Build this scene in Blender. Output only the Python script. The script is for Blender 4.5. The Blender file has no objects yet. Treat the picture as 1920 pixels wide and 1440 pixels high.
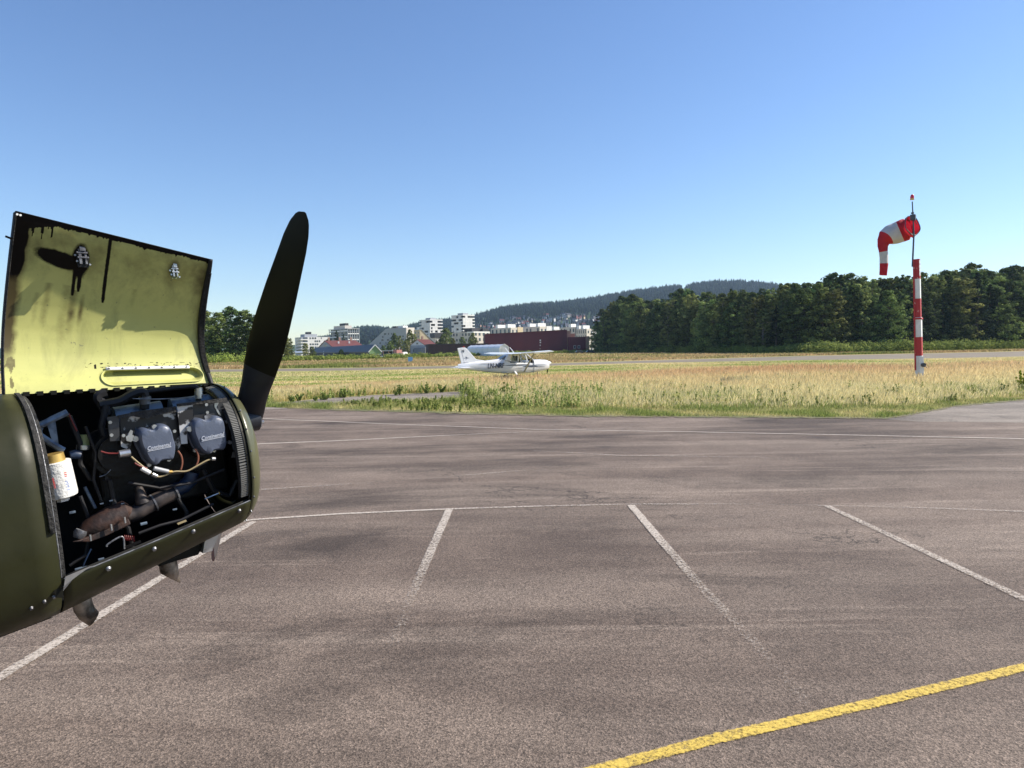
import bpy, math, random
import numpy as np
from mathutils import Vector, Matrix, noise as mnoise
rnd = random.Random(7); rs = np.random.RandomState(11)
V = Vector; R = math.radians; PI = math.pi
S = bpy.context.scene; C = S.collection
# ------------------------------------------------ camera
FX = 1350.0; CAMH = 2.45; PITCH = math.atan(65/FX); ROLL = R(.9)
F0 = V((0, math.cos(PITCH), -math.sin(PITCH))); U0 = V((0, math.sin(PITCH), math.cos(PITCH)))
RT = V((1,0,0))*math.cos(ROLL) - U0*math.sin(ROLL); UP = V((1,0,0))*math.sin(ROLL) + U0*math.cos(ROLL)
CAM = V((0,0,CAMH))
cd = bpy.data.cameras.new('camera'); cam = bpy.data.objects.new('camera', cd); C.objects.link(cam)
cam.matrix_world = Matrix((( RT.x, UP.x,-F0.x,CAM.x),(RT.y,UP.y,-F0.y,CAM.y),(RT.z,UP.z,-F0.z,CAM.z),(0,0,0,1)))
cd.sensor_width = 36; cd.lens = FX/1920*36; cd.clip_start = .05; cd.clip_end = 20000; S.camera = cam
# ------------------------------------------------ world, sun, exposure
SUN_AZ = R(11); SUN_EL = R(38.2)            # azimuth from +X towards +Y
w = bpy.data.worlds.new('World'); S.world = w; w.use_nodes = True
nt = w.node_tree; bg = nt.nodes['Background']
sky = nt.nodes.new('ShaderNodeTexSky'); sky.sky_type = 'NISHITA'; sky.sun_disc = False
sky.sun_elevation = SUN_EL; sky.sun_rotation = PI/2 - SUN_AZ; sky.air_density = 1.0; sky.dust_density = .15; sky.ozone_density = 3.0
hs = nt.nodes.new('ShaderNodeHueSaturation'); hs.inputs['Saturation'].default_value = 1.12; hs.inputs['Hue'].default_value = .507; nt.links.new(sky.outputs[0], hs.inputs['Color']); nt.links.new(hs.outputs[0], bg.inputs[0]); bg.inputs[1].default_value = .10
sd = V((math.cos(SUN_EL)*math.cos(SUN_AZ), math.cos(SUN_EL)*math.sin(SUN_AZ), math.sin(SUN_EL)))
sl = bpy.data.lights.new('sun','SUN'); sl.energy = 5.0; sl.angle = R(.5); sl.color = (1,.915,.79)
so = bpy.data.objects.new('sun', sl); C.objects.link(so); so.rotation_euler = sd.to_track_quat('Z','Y').to_euler(); so.location = (30,-10,40)
S.view_settings.view_transform = 'Standard'; S.view_settings.look = 'None'; S.view_settings.exposure = 0.8; S.view_settings.gamma = 1

# ------------------------------------------------ photograph geometry -> world
def ray(x, y): return F0 + RT*((x-960)/FX) + UP*((720-y)/FX)
def at(x, y, Y): d = ray(x, y); return CAM + d*(Y/d.y)
def g(x, y, z=0.0): d = ray(x, y); return CAM + d*((z-CAMH)/d.z)
def hor(x): return 655 - .0157*(x-960)
# ------------------------------------------------ materials
def pm(name, c, c2=None, scale=3, rough=.6, metal=0, bump=0, bscale=40, spec=.5, coat=0, detail=4, sharp=None, stretch=None, coord='Object'):
    m = bpy.data.materials.new(name); m.use_nodes = True; n = m.node_tree.nodes; l = m.node_tree.links
    b = n['Principled BSDF']; b.inputs['Base Color'].default_value = (*c,1); b.inputs['Roughness'].default_value = rough
    b.inputs['Metallic'].default_value = metal; b.inputs['Specular IOR Level'].default_value = spec; b.inputs['Coat Weight'].default_value = coat
    tc = n.new('ShaderNodeTexCoord'); co = tc.outputs[coord]
    if stretch:
        mp = n.new('ShaderNodeMapping'); mp.inputs['Scale'].default_value = stretch; l.new(co, mp.inputs[0]); co = mp.outputs[0]
    if c2:
        t = n.new('ShaderNodeTexNoise'); t.inputs['Scale'].default_value = scale; t.inputs['Detail'].default_value = detail; l.new(co, t.inputs[0])
        r = n.new('ShaderNodeMapRange'); lo, hi = sharp or (.35,.65); r.inputs[1].default_value = lo; r.inputs[2].default_value = hi; l.new(t.outputs[0], r.inputs[0])
        mx = n.new('ShaderNodeMix'); mx.data_type = 'RGBA'; mx.inputs[6].default_value = (*c,1); mx.inputs[7].default_value = (*c2,1)
        l.new(r.outputs[0], mx.inputs[0]); l.new(mx.outputs[2], b.inputs['Base Color'])
    if bump:
        t2 = n.new('ShaderNodeTexNoise'); t2.inputs['Scale'].default_value = bscale; t2.inputs['Detail'].default_value = 5; l.new(co, t2.inputs[0])
        bp = n.new('ShaderNodeBump'); bp.inputs['Strength'].default_value = bump; bp.inputs['Distance'].default_value = .02
        l.new(t2.outputs[0], bp.inputs['Height']); l.new(bp.outputs[0], b.inputs['Normal'])
    return m
class NB:   # tiny node builder
    def __init__(s, name):
        s.m = bpy.data.materials.new(name); s.m.use_nodes = True; s.n = s.m.node_tree.nodes; s.l = s.m.node_tree.links; s.b = s.n['Principled BSDF']
        s.tc = s.n.new('ShaderNodeTexCoord'); s.P = s.tc.outputs['Object']
    def N(s, t, **k):
        x = s.n.new('ShaderNode'+t)
        for a, b in k.items(): setattr(x, a, b)
        return x
    def noise(s, scale, detail=3, rough=.5, stretch=None, dist=0):
        co = s.P
        if stretch:
            mp = s.N('Mapping'); mp.inputs['Scale'].default_value = stretch[:3]
            if len(stretch) > 3: mp.inputs['Rotation'].default_value = (0,0,stretch[3])
            s.l.new(co, mp.inputs[0]); co = mp.outputs[0]
        t = s.N('TexNoise'); t.inputs['Scale'].default_value = scale; t.inputs['Detail'].default_value = detail; t.inputs['Roughness'].default_value = rough
        t.inputs['Distortion'].default_value = dist; s.l.new(co, t.inputs[0]); return t.outputs[0]
    def rng(s, x, a, b, c=0., d=1.):
        r = s.N('MapRange'); 
        for i, v in zip((1,2,3,4), (a,b,c,d)): r.inputs[i].default_value = v
        s.l.new(x, r.inputs[0]); return r.outputs[0]
    def mix(s, f, a, b, mode='MIX'):
        x = s.N('Mix', data_type='RGBA', blend_type=mode)
        for k, v in ((0,f),(6,a),(7,b)):
            if isinstance(v, (tuple, float, int)): x.inputs[k].default_value = (*v,1) if isinstance(v, tuple) else v
            else: s.l.new(v, x.inputs[k])
        return x.outputs[2]
    def math(s, op, a, b=0.):
        x = s.N('Math', operation=op)
        for k, v in ((0,a),(1,b)):
            if isinstance(v, (float,int)): x.inputs[k].default_value = v
            else: s.l.new(v, x.inputs[k])
        return x.outputs[0]
    def attr(s, name, out=2): x = s.N('Attribute', attribute_name=name); return x.outputs[out]
    def bump(s, h, st=.3, d=.02):
        b = s.N('Bump'); b.inputs['Strength'].default_value = st; b.inputs['Distance'].default_value = d; s.l.new(h, b.inputs['Height']); s.l.new(b.outputs[0], s.b.inputs['Normal'])
    def col(s, c): s.l.new(c, s.b.inputs['Base Color'])
    def set(s, **k):
        for a, v in k.items(): s.b.inputs[a.replace('_',' ')].default_value = v
M = {}
# ------------------------------------------------ mesh builder
WM = {}
class MB:
    def __init__(s): s.v = []; s.f = []; s.mi = []; s.k = 0; s.attrs = {}
    def add(s, vs, fs):
        o = len(s.v); s.v += [V(p) for p in vs]; s.f += [tuple(i+o for i in f) for f in fs]; s.mi += [s.k]*len(fs); return s
    def hexa(s, p): return s.add(p, [(0,3,2,1),(4,5,6,7),(0,1,5,4),(1,2,6,5),(2,3,7,6),(3,0,4,7)])   # p: 4 bottom, 4 top
    def box(s, x0,x1,y0,y1,z0,z1, T=None):
        p = [(x0,y0,z0),(x1,y0,z0),(x1,y1,z0),(x0,y1,z0),(x0,y0,z1),(x1,y0,z1),(x1,y1,z1),(x0,y1,z1)]
        if T: p = [T(*q) for q in p]
        return s.hexa(p)
    def beam(s, a, b, wd, dp, side):       # rectangular bar between two points
        a, b, side = V(a), V(b), V(side); d = (b-a).normalized(); side = (side - d*side.dot(d)).normalized(); n = d.cross(side)
        return s.hexa([a+side*i*wd/2+n*j*dp/2 for i,j in ((-1,-1),(1,-1),(1,1),(-1,1))]+[b+side*i*wd/2+n*j*dp/2 for i,j in ((-1,-1),(1,-1),(1,1),(-1,1))])
    def tube(s, pts, rad, n=10, caps=True, closed=False):
        pts = [V(p) for p in pts]; k = len(pts); rr = rad if isinstance(rad, (list,tuple)) else [rad]*k; vs = []; prev = None
        for i, p in enumerate(pts):
            d = (pts[min(i+1,k-1)] - pts[max(i-1,0)])
            d = d.normalized() if d.length > 1e-9 else V((0,0,1))
            if prev is None: a = d.orthogonal().normalized()
            else: a = prev - d*prev.dot(d); a = a.normalized() if a.length > 1e-6 else d.orthogonal().normalized()
            prev = a; b = d.cross(a)
            vs += [p + a*(rr[i]*math.cos(2*PI*j/n)) + b*(rr[i]*math.sin(2*PI*j/n)) for j in range(n)]
        fs = [(i*n+j, i*n+(j+1)%n, (i+1)*n+(j+1)%n, (i+1)*n+j) for i in range(k-1) for j in range(n)]
        if caps: fs += [tuple(range(n))[::-1], tuple((k-1)*n+j for j in range(n))]
        return s.add(vs, fs)
    def grid(s, rows, closed=False, flip=False):
        n = len(rows[0]); vs = [p for r in rows for p in r]; fs = []
        for i in range(len(rows)-1):
            for j in range(n if closed else n-1):
                q = (i*n+j, i*n+(j+1)%n, (i+1)*n+(j+1)%n, (i+1)*n+j); fs.append(q[::-1] if flip else q)
        return s.add(vs, fs)
    def prism(s, poly, off):           # polygon extruded by a vector
        poly = [V(p) for p in poly]; n = len(poly); off = V(off)
        return s.add(poly + [p+off for p in poly], [tuple(range(n))[::-1], tuple(range(n,2*n))] + [(i,(i+1)%n,n+(i+1)%n,n+i) for i in range(n)])
    def sphere(s, c, r, n=10, m=6, sc=(1,1,1)):
        c = V(c); rows = [[c + V((r*sc[0]*math.sin(PI*i/m)*math.cos(2*PI*j/n), r*sc[1]*math.sin(PI*i/m)*math.sin(2*PI*j/n), r*sc[2]*math.cos(PI*i/m))) for j in range(n)] for i in range(m+1)]
        return s.grid(rows, closed=True)
    def build(s, name, mats, parent=None, smooth=False, local=False, bevel=0, fix=True, solid=0):
        me = bpy.data.meshes.new(name); mats = mats if isinstance(mats, (list,tuple)) else [mats]
        vs = s.v
        if parent is not None and not local: inv = WM[parent.name].inverted(); vs = [inv @ p for p in vs]
        me.from_pydata([tuple(p) for p in vs], [], s.f)
        for m in mats: me.materials.append(M[m] if isinstance(m, str) else m)
        me.polygons.foreach_set('material_index', s.mi)
        if smooth: me.polygons.foreach_set('use_smooth', [True]*len(s.f))
        for nme, vals in s.attrs.items():
            a = me.attributes.new(nme, 'FLOAT', 'POINT'); a.data.foreach_set('value', vals)
        me.update()
        if fix:
            import bmesh
            bm = bmesh.new(); bm.from_mesh(me); bmesh.ops.recalc_face_normals(bm, faces=bm.faces); bm.to_mesh(me); bm.free()
        o = bpy.data.objects.new(name, me); C.objects.link(o)
        if parent is not None: o.parent = parent; WM[o.name] = WM[parent.name]
        if smooth: me.set_sharp_from_angle(angle=R(42))
        if bevel:
            b = o.modifiers.new('b','BEVEL'); b.width = bevel; b.segments = 2; b.limit_method = 'ANGLE'; b.harden_normals = False
        if solid:
            b = o.modifiers.new('s','SOLIDIFY'); b.thickness = solid; b.offset = 0
        return o
def tag(o, label=None, cat=None, group=None, kind=None):
    for k, v in (('label',label),('category',cat),('group',group),('kind',kind)):
        if v: o[k] = v
    return o
def thing(name, label, cat, loc=(0,0,0), rz=0, group=None, sc=1):
    o = bpy.data.objects.new(name, None); C.objects.link(o); o.location = loc; o.rotation_euler = (0,0,rz); o.scale = (sc,sc,sc)
    o.empty_display_size = .3
    WM[o.name] = Matrix.Translation(V(loc)) @ Matrix.Rotation(rz,4,'Z') @ Matrix.Scale(sc,4); return tag(o, label, cat, group)
def raw_mesh(name, verts, quads, mat, tris=None, col=None, smooth=False):
    me = bpy.data.meshes.new(name); nv = len(verts); me.vertices.add(nv); me.vertices.foreach_set('co', verts.astype(np.float32).ravel())
    idx = []; st = []; tot = []; pos = 0
    parts = [a for a in (quads, tris) if a is not None and len(a)]
    loops = np.concatenate([a.ravel() for a in parts]); sizes = np.concatenate([np.full(len(a), a.shape[1]) for a in parts])
    me.loops.add(len(loops)); me.loops.foreach_set('vertex_index', loops.astype(np.int32))
    me.polygons.add(len(sizes)); starts = np.concatenate([[0], np.cumsum(sizes)[:-1]])
    me.polygons.foreach_set('loop_start', starts.astype(np.int32)); me.polygons.foreach_set('loop_total', sizes.astype(np.int32))
    if smooth: me.polygons.foreach_set('use_smooth', np.ones(len(sizes), bool))
    if col is not None:
        a = me.color_attributes.new('col','FLOAT_COLOR','POINT'); a.data.foreach_set('color', np.concatenate([col, np.ones((nv,1))],1).astype(np.float32).ravel())
    me.update(calc_edges=True); me.validate()
    if mat: me.materials.append(M[mat] if isinstance(mat,str) else mat)
    return me
def text_mesh(txt, p0, p1, up, shear=0, depth=.002, bold=0, off=None):
    """lettering from p0 (baseline start) to p1 (baseline end); up = direction of the letters. world vectors"""
    cu = bpy.data.curves.new('lettering','FONT'); cu.body = txt; cu.shear = shear; cu.extrude = .04; cu.offset = bold
    o = bpy.data.objects.new('tmp', cu); C.objects.link(o); dg = bpy.context.evaluated_depsgraph_get(); dg.update()
    me = bpy.data.meshes.new_from_object(o.evaluated_get(dg)); bpy.data.objects.remove(o)
    xs = [v.co.x for v in me.vertices]; x0, x1 = min(xs), max(xs); ex = V(p1)-V(p0); s = ex.length/(x1-x0); ex.normalize()
    up = V(up); nn = ex.cross(up).normalized(); uy = nn.cross(ex).normalized()
    mb = MB(); mb.add([V(p0)+ex*((v.co.x-x0)*s)+uy*(v.co.y*s*(off or 1))+nn*(v.co.z/.04*depth) for v in me.vertices], [tuple(p.vertices) for p in me.polygons])
    bpy.data.meshes.remove(me); return mb
# ------------------------------------------------ material library
# apron asphalt: reddish grey aggregate
def asphalt(name, a, b, blot, speck=1.):
    n = NB(name); big = n.rng(n.noise(.16,5,.62), .40,.62); mid = n.rng(n.noise(.9,5,.6), .36,.66)
    st = n.rng(n.noise(.5,5,.65,(.16,1.3,1,-.03),.6), .44,.66)
    c = n.mix(n.math('MULTIPLY', big, .9), a, blot); c = n.mix(n.math('MULTIPLY', mid, .55), c, blot); c = n.mix(n.math('MULTIPLY', st, .42), c, b)
    st2 = n.rng(n.noise(.75,6,.7,(.10,1.5,1,.06),.5), .56,.64); c = n.mix(n.math('MULTIPLY', st2, .30), c, tuple(min(1,x*1.3) for x in b))
    dk = n.rng(n.noise(.30,6,.68,(.45,1.15,1,.12),.8), .52,.66); c = n.mix(n.math('MULTIPLY', dk, .8), c, tuple(x*.55 for x in blot))
    cr = n.math('ABSOLUTE', n.math('SUBTRACT', n.noise(.22,7,.62,(1,1,1),.3), .5)); ck = n.math('MULTIPLY', n.rng(cr, .0045,.0012), n.rng(n.noise(.13,2), .50,.58)); c = n.mix(n.math('MULTIPLY', ck, .75), c, (.03,.024,.02))
    so_ = n.N('TexVoronoi'); so_.inputs['Scale'].default_value = .33; n.l.new(n.P, so_.inputs[0]); c = n.mix(n.math('MULTIPLY', n.rng(n.math('ADD', so_.outputs['Distance'], n.math('MULTIPLY', n.noise(6,4,.6), .10)), .15,.09), .55), c, (.05,.04,.035))
    vo = n.N('TexVoronoi'); vo.inputs['Scale'].default_value = 95; n.l.new(n.P, vo.inputs[0])
    sp = n.rng(vo.outputs['Color'], .0, 1., .35, 1.65); gr = n.rng(n.noise(60,3,.7), .35,.65,.6,1.35)
    cc = n.N('Mix', data_type='RGBA', blend_type='MULTIPLY'); cc.inputs[0].default_value = 1
    comb = n.N('CombineColor'); mm = n.math('MULTIPLY', sp, gr)
    for i in range(3): n.l.new(mm, comb.inputs[i])
    n.l.new(c, cc.inputs[6]); n.l.new(comb.outputs[0], cc.inputs[7]); n.col(cc.outputs[2]); n.set(Roughness=.85, Specular_IOR_Level=.3)
    n.bump(n.math('ADD', vo.outputs['Distance'], n.noise(60,3,.7)), .55, .006); return n.m
M['asphalt'] = asphalt('asphalt', (.178,.136,.107), (.285,.230,.185), (.080,.059,.047))
M['asphalt_grey'] = asphalt('asphalt_grey', (.24,.205,.170), (.34,.30,.255), (.145,.125,.105))
M['runway'] = pm('runway', (.20,.165,.118), (.15,.125,.09), .15, .9)
def paint(name, c, base):
    n = NB(name); wr = n.attr('wear'); f = n.noise(38,4,.75); lo = n.noise(1.6,4,.6)
    v = n.math('ADD', n.math('MULTIPLY', f, .95), n.math('MULTIPLY', lo, .22)); k = n.math('SUBTRACT', v, n.math('MULTIPLY', wr, .62)); k = n.rng(k, .24,.46,0,.93)
    vo = n.N('TexVoronoi'); vo.inputs['Scale'].default_value = 95; n.l.new(n.P, vo.inputs[0]); sp = n.rng(vo.outputs['Color'], 0,1,.72,1.1)
    comb = n.N('CombineColor'); [n.l.new(sp, comb.inputs[i]) for i in range(3)]
    n.col(n.mix(1., comb.outputs[0], c, 'MULTIPLY')); n.set(Roughness=.8)
    tr = n.N('BsdfTransparent'); ms = n.N('MixShader'); n.l.new(k, ms.inputs[0]); n.l.new(tr.outputs[0], ms.inputs[1]); n.l.new(n.b.outputs[0], ms.inputs[2])
    n.l.new(ms.outputs[0], n.n['Material Output'].inputs[0]); return n.m
M['white_line'] = paint('white_line', (.52,.455,.385), 0); M['yellow_line'] = paint('yellow_line', (.66,.47,.085), 0)
# field
n = NB('mown_field'); zg = n.rng(n.noise(.035,4,.6,(1,1,1)), .42,.60); st = n.rng(n.noise(.6,4,.6,(.05,1,1,-.28)), .42,.6)
c = n.mix(zg, (.44,.36,.17), (.20,.25,.07)); c = n.mix(n.math('MULTIPLY', st, .6), c, (.55,.45,.23)); c = n.mix(n.rng(n.noise(5,5,.7), .3,.7,0,.35), c, (.12,.14,.045)); n.col(c); n.set(Roughness=1, Specular_IOR_Level=.1); M['field'] = n.m
M['soil'] = pm('soil', (.16,.13,.07), (.10,.11,.04), 1.2, .95)
M['rough'] = pm('rough', (.44,.34,.17), (.22,.24,.08), .12, 1, spec=.1, stretch=(.4,1,1))
# vegetation using a per-blade / per-leaf colour
def veg(name, tr=.35, obj=False):
    n = NB(name); c = n.attr('col', 0)
    if obj:
        oi = n.N('ObjectInfo'); hs = n.N('HueSaturation'); n.l.new(c, hs.inputs['Color'])
        n.l.new(n.rng(oi.outputs['Random'], 0,1,.480,.530), hs.inputs['Hue']); n.l.new(n.rng(n.math('FRACT', n.math('MULTIPLY', oi.outputs['Random'], 7.3)), 0,1,.65,1.45), hs.inputs['Value']); hs.inputs['Saturation'].default_value = .92; c = hs.outputs[0]
    n.col(c); n.set(Roughness=.85, Specular_IOR_Level=.06)
    t = n.N('BsdfTranslucent'); n.l.new(c, t.inputs[0]); ms = n.N('MixShader'); ms.inputs[0].default_value = tr
    n.l.new(n.b.outputs[0], ms.inputs[1]); n.l.new(t.outputs[0], ms.inputs[2]); n.l.new(ms.outputs[0], n.n['Material Output'].inputs[0]); return n.m
M['blade'] = veg('blade', .4); M['leaf'] = veg('leaf', .28, True); M['leaf_own'] = veg('leaf_own', .3)
M['bark'] = pm('bark', (.10,.075,.055), (.05,.04,.03), 3, .9); M['pale_bark'] = pm('pale_bark', (.35,.33,.30), (.06,.05,.045), 4, .85)
n = NB('hill_ground'); n.col(n.mix(n.rng(n.noise(.004,4,.6), .4,.6), (.035,.06,.025), (.06,.09,.035))); n.set(Roughness=1, Specular_IOR_Level=.05); M['hill'] = n.m
# buildings
M['white_wall'] = pm('white_wall', (.66,.66,.66), (.60,.60,.60), .3, .8); M['grey_wall'] = pm('grey_wall', (.36,.38,.40), (.32,.34,.36), .3, .8)
M['beige_wall'] = pm('beige_wall', (.55,.51,.45), (.50,.46,.41), .3, .85); M['yellow_wall'] = pm('yellow_wall', (.55,.45,.30), (.5,.41,.27), .3, .85)
M['brown_wall'] = pm('brown_wall', (.055,.032,.032), (.04,.025,.026), .2, .85, stretch=(4,4,.1)); M['red_wall'] = pm('red_wall', (.13,.022,.030), (.095,.018,.03), .12, .7, stretch=(1,1,.1))
M['brick'] = pm('brick', (.42,.27,.20), (.36,.23,.17), .8, .9); M['blue_wall'] = pm('blue_wall', (.035,.045,.065), (.025,.034,.05), .3, .7); M['green_wall'] = pm('green_wall', (.22,.34,.16), (.20,.31,.15), .5, .8)
M['red_roof'] = pm('red_roof', (.15,.040,.032), (.105,.030,.026), .6, .8, bump=.3, bscale=3); M['slate_roof'] = pm('slate_roof', (.045,.046,.056), (.034,.035,.044), .5, .5)
M['metal_roof'] = pm('metal_roof', (.45,.48,.52), (.40,.43,.47), .5, .35, metal=.5); M['glass'] = pm('glass', (.03,.05,.07), (.05,.07,.09), .4, .12)
M['dark'] = pm('dark', (.03,.03,.035), None, rough=.7); M['trim_white'] = pm('trim_white', (.75,.75,.73), (.66,.66,.64), .8, .6)
M['tent'] = pm('tent', (.84,.85,.87), (.76,.78,.81), .8, .5); M['sign_blue'] = pm('sign_blue', (.16,.36,.68), (.20,.42,.72), 1, .4)
M['car_dark'] = pm('car_dark', (.03,.035,.045), None, rough=.25, coat=.6); M['car_white'] = pm('car_white', (.75,.75,.74), None, rough=.3, coat=.5); M['tyre'] = pm('tyre', (.02,.02,.02), None, rough=.9)
M['pink_wall'] = pm('pink_wall', (.60,.28,.24), (.55,.25,.22), 1, .8)
# windsock mast
def chipped(name, c, chip, th):
    n = NB(name); k = n.rng(n.noise(6,5,.7,(1,1,.5)), th, th+.02); n.col(n.mix(k, c, chip)); n.set(Roughness=.5); return n.m
M['mast_red'] = chipped('mast_red', (.36,.012,.018), (.62,.45,.42), .64); M['mast_white'] = pm('mast_white', (.70,.71,.72), (.58,.59,.60), 2, .5)
M['pole_metal'] = pm('pole_metal', (.06,.07,.09), (.04,.045,.06), 5, .45, metal=.4)
def cloth(name, c, c2, tr=.3):
    n = NB(name); cc = n.mix(n.rng(n.noise(3,4,.6), .3,.7), c, c2); n.col(cc); n.set(Roughness=.8); n.bump(n.noise(4,3,.5,(1,1,.4)), .5, .08)
    t = n.N('BsdfTranslucent'); n.l.new(cc, t.inputs[0]); ms = n.N('MixShader'); ms.inputs[0].default_value = tr; n.l.new(n.b.outputs[0], ms.inputs[1]); n.l.new(t.outputs[0], ms.inputs[2]); n.l.new(ms.outputs[0], n.n['Material Output'].inputs[0]); return n.m
M['sock_red'] = cloth('sock_red', (.52,.02,.04), (.38,.015,.03)); M['sock_white'] = cloth('sock_white', (.55,.56,.57), (.45,.46,.47), .15)
n = NB('red_lamp'); n.set(Roughness=.2, Base_Color=(.6,.02,.03,1), Coat_Weight=.5); M['red_lamp'] = n.m
# aircraft
M['air_white'] = pm('air_white', (.72,.73,.75), (.69,.70,.72), 1, .3, coat=.3); M['air_navy'] = pm('air_navy', (.02,.035,.08), None, rough=.4); M['air_grey'] = pm('air_grey', (.30,.31,.33), None, rough=.4)
n = NB('clear_glass'); n.set(Roughness=.03, Transmission_Weight=1.0, IOR=1.05, Base_Color=(.75,.8,.82,1)); M['clear_glass'] = n.m
# olive drab nose
n = NB('olive_paint'); c = n.mix(n.rng(n.noise(2.2,6,.62), .35,.68), (.016,.0175,.0065), (.025,.026,.0095)); sm = n.rng(n.noise(4.5,5,.7,(1,1,.6),1.0), .60,.74); c = n.mix(n.math('MULTIPLY', sm, .6), c, (.009,.010,.003)); n.set(Specular_IOR_Level=.24)
n.col(c); n.l.new(n.rng(n.noise(9,5,.6), .3,.7,.36,.6), n.b.inputs['Roughness']); n.bump(n.math('ADD', n.noise(3,2,.5), n.math('MULTIPLY', n.noise(14,4,.7), .12)), .12, .03); M['olive'] = n.m
M['olive_ring_lit'] = pm('olive_ring_lit', (.085,.085,.045), (.070,.072,.037), 3, .30, bump=.03, bscale=5)  # olive lightened to paint in the bright highlight on the nose ring
n = NB('zinc_primer'); st = n.attr('stain'); br = n.attr('brown')
f = n.rng(n.noise(3.5,6,.65), .3,.7); c = n.mix(f, (.50,.50,.175), (.41,.42,.145)); gr = n.rng(n.noise(6,6,.75,(1,1,.22),.5), .52,.72); c = n.mix(n.math('MULTIPLY', gr, .6), c, (.22,.22,.09))
fl = n.rng(n.noise(45,3,.6), .68,.72); c = n.mix(n.math('MULTIPLY', fl, .6), c, (.14,.14,.09))
wob = n.math('MULTIPLY', n.math('SUBTRACT', n.noise(28,5,.7), .5), .55)
b2 = n.rng(n.math('ADD', br, wob), .12,.95); c = n.mix(n.math('MULTIPLY', b2, .95), c, (.060,.040,.016))
s2 = n.rng(n.math('ADD', st, wob), .34,.66); c = n.mix(s2, c, (.006,.005,.005)); n.col(c)
n.l.new(n.rng(s2, 0,1,.50,.45), n.b.inputs['Roughness']); n.l.new(n.rng(s2,0,1,.4,.12), n.b.inputs['Specular IOR Level']); n.bump(n.noise(7,3,.5), .05, .02); M['zinc'] = n.m
M['zinc_plain'] = pm('zinc_plain', (.50,.50,.17), (.42,.43,.15), 9, .5, bump=.1, bscale=30); M['zinc_dark'] = pm('zinc_dark', (.22,.24,.09), (.17,.19,.07), 8, .6)
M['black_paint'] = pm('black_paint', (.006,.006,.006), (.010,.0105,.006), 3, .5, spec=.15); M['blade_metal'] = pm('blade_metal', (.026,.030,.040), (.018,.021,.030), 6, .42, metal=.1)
M['bare_metal'] = pm('bare_metal', (.52,.53,.55), (.34,.35,.36), 14, .32, metal=.85, bump=.08, bscale=25); M['dull_metal'] = pm('dull_metal', (.26,.27,.29), (.10,.10,.11), 18, .45, metal=.5, bump=.2, bscale=60, sharp=(.42,.58))
M['baffle'] = pm('baffle', (.45,.46,.48), (.016,.016,.018), 14, .45, metal=.3, sharp=(.42,.47), detail=5); M['baffle_dark'] = pm('baffle_dark', (.018,.019,.022), (.05,.052,.06), 12, .45, sharp=(.55,.65))
M['seal'] = pm('seal', (.035,.034,.033), (.010,.010,.010), 35, .85, bump=.5, bscale=90); M['rib'] = pm('rib', (.17,.17,.16), (.10,.10,.095), 10, .45); M['rubber'] = pm('rubber', (.007,.007,.008), (.013,.013,.016), 20, .55, spec=.3)
M['valve_cover'] = pm('valve_cover', (.080,.098,.145), (.062,.078,.118), 20, .42, coat=.15, bump=.06, bscale=120); M['cover_text'] = pm('cover_text', (.42,.45,.52), None, rough=.4)
M['oily_black'] = pm('oily_black', (.004,.004,.005), (.009,.009,.009), 12, .45, bump=.2, bscale=40, spec=.2); M['bay_shade'] = pm('bay_shade', (.003,.003,.003), (.006,.006,.004), 6, .8)  # last one: near black standing in for shade inside the engine bay
M['filter_white'] = pm('filter_white', (.72,.72,.70), (.60,.60,.57), 30, .5, bump=.4, bscale=45); M['brass'] = pm('brass', (.62,.42,.12), (.50,.33,.10), 9, .38, metal=.6)
M['steel_blue'] = pm('steel_blue', (.13,.175,.23), (.05,.07,.105), 22, .5, metal=.2, sharp=(.45,.6)); M['rust'] = pm('rust', (.050,.023,.016), (.014,.008,.007), 24, .6, bump=.15, bscale=60, detail=8); M['pipe'] = pm('pipe', (.085,.068,.062), (.015,.013,.015), 18, .55, metal=.3, sharp=(.4,.6))
M['blue_hose'] = pm('blue_hose', (.010,.028,.07), (.008,.018,.045), 12, .5); M['wire_red'] = pm('wire_red', (.13,.010,.010), None, rough=.5); M['wire_orange'] = pm('wire_orange', (.20,.075,.045), None, rough=.5); M['wire_tan'] = pm('wire_tan', (.30,.24,.13), None, rough=.5)
M['tip_red'] = pm('tip_red', (.09,.008,.018), None, rough=.5); M['ink_blue'] = pm('ink_blue', (.08,.15,.4), None); M['ink_red'] = pm('ink_red', (.5,.06,.05), None)
M['stack_metal'] = pm('stack_metal', (.34,.30,.26), (.05,.045,.04), 10, .4, metal=.7, bump=.2, bscale=20, sharp=(.45,.6))

# ------------------------------------------------ ground, asphalt, markings
def sheet(name, pts, z, mat, jag=0, step=2.0):
    out = []
    pts = [V((p[0],p[1],z)) for p in pts]
    for i, p in enumerate(pts):
        q = pts[(i+1)%len(pts)]; L = (q-p).length; n = max(1, min(120, int(L/step))) if jag else 1
        for k in range(n):
            t = p.lerp(q, k/n)
            if jag and k: t.x += mnoise.noise(t*.8)*jag; t.y += mnoise.noise(t*.8+V((9,9,9)))*jag
            out.append(t)
    mb = MB(); mb.add(out, [tuple(range(len(out)))]); o = mb.build(name, mat); o['kind'] = 'structure'
    if o.data.polygons[0].normal.z < 0: o.data.flip_normals()
    return o
mb = MB(); mb.add([(-5000,-150,0),(5000,-150,0),(5000,4000,0),(-5000,4000,0)], [(0,1,2,3)]); o = mb.build('grass_field', 'field'); o['kind'] = 'structure'
EDGE = [(-700,800),(0,782),(380,768),(500,765),(560,767),(700,771),(900,777),(1100,781),(1400,783),(1660,785)]
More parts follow.
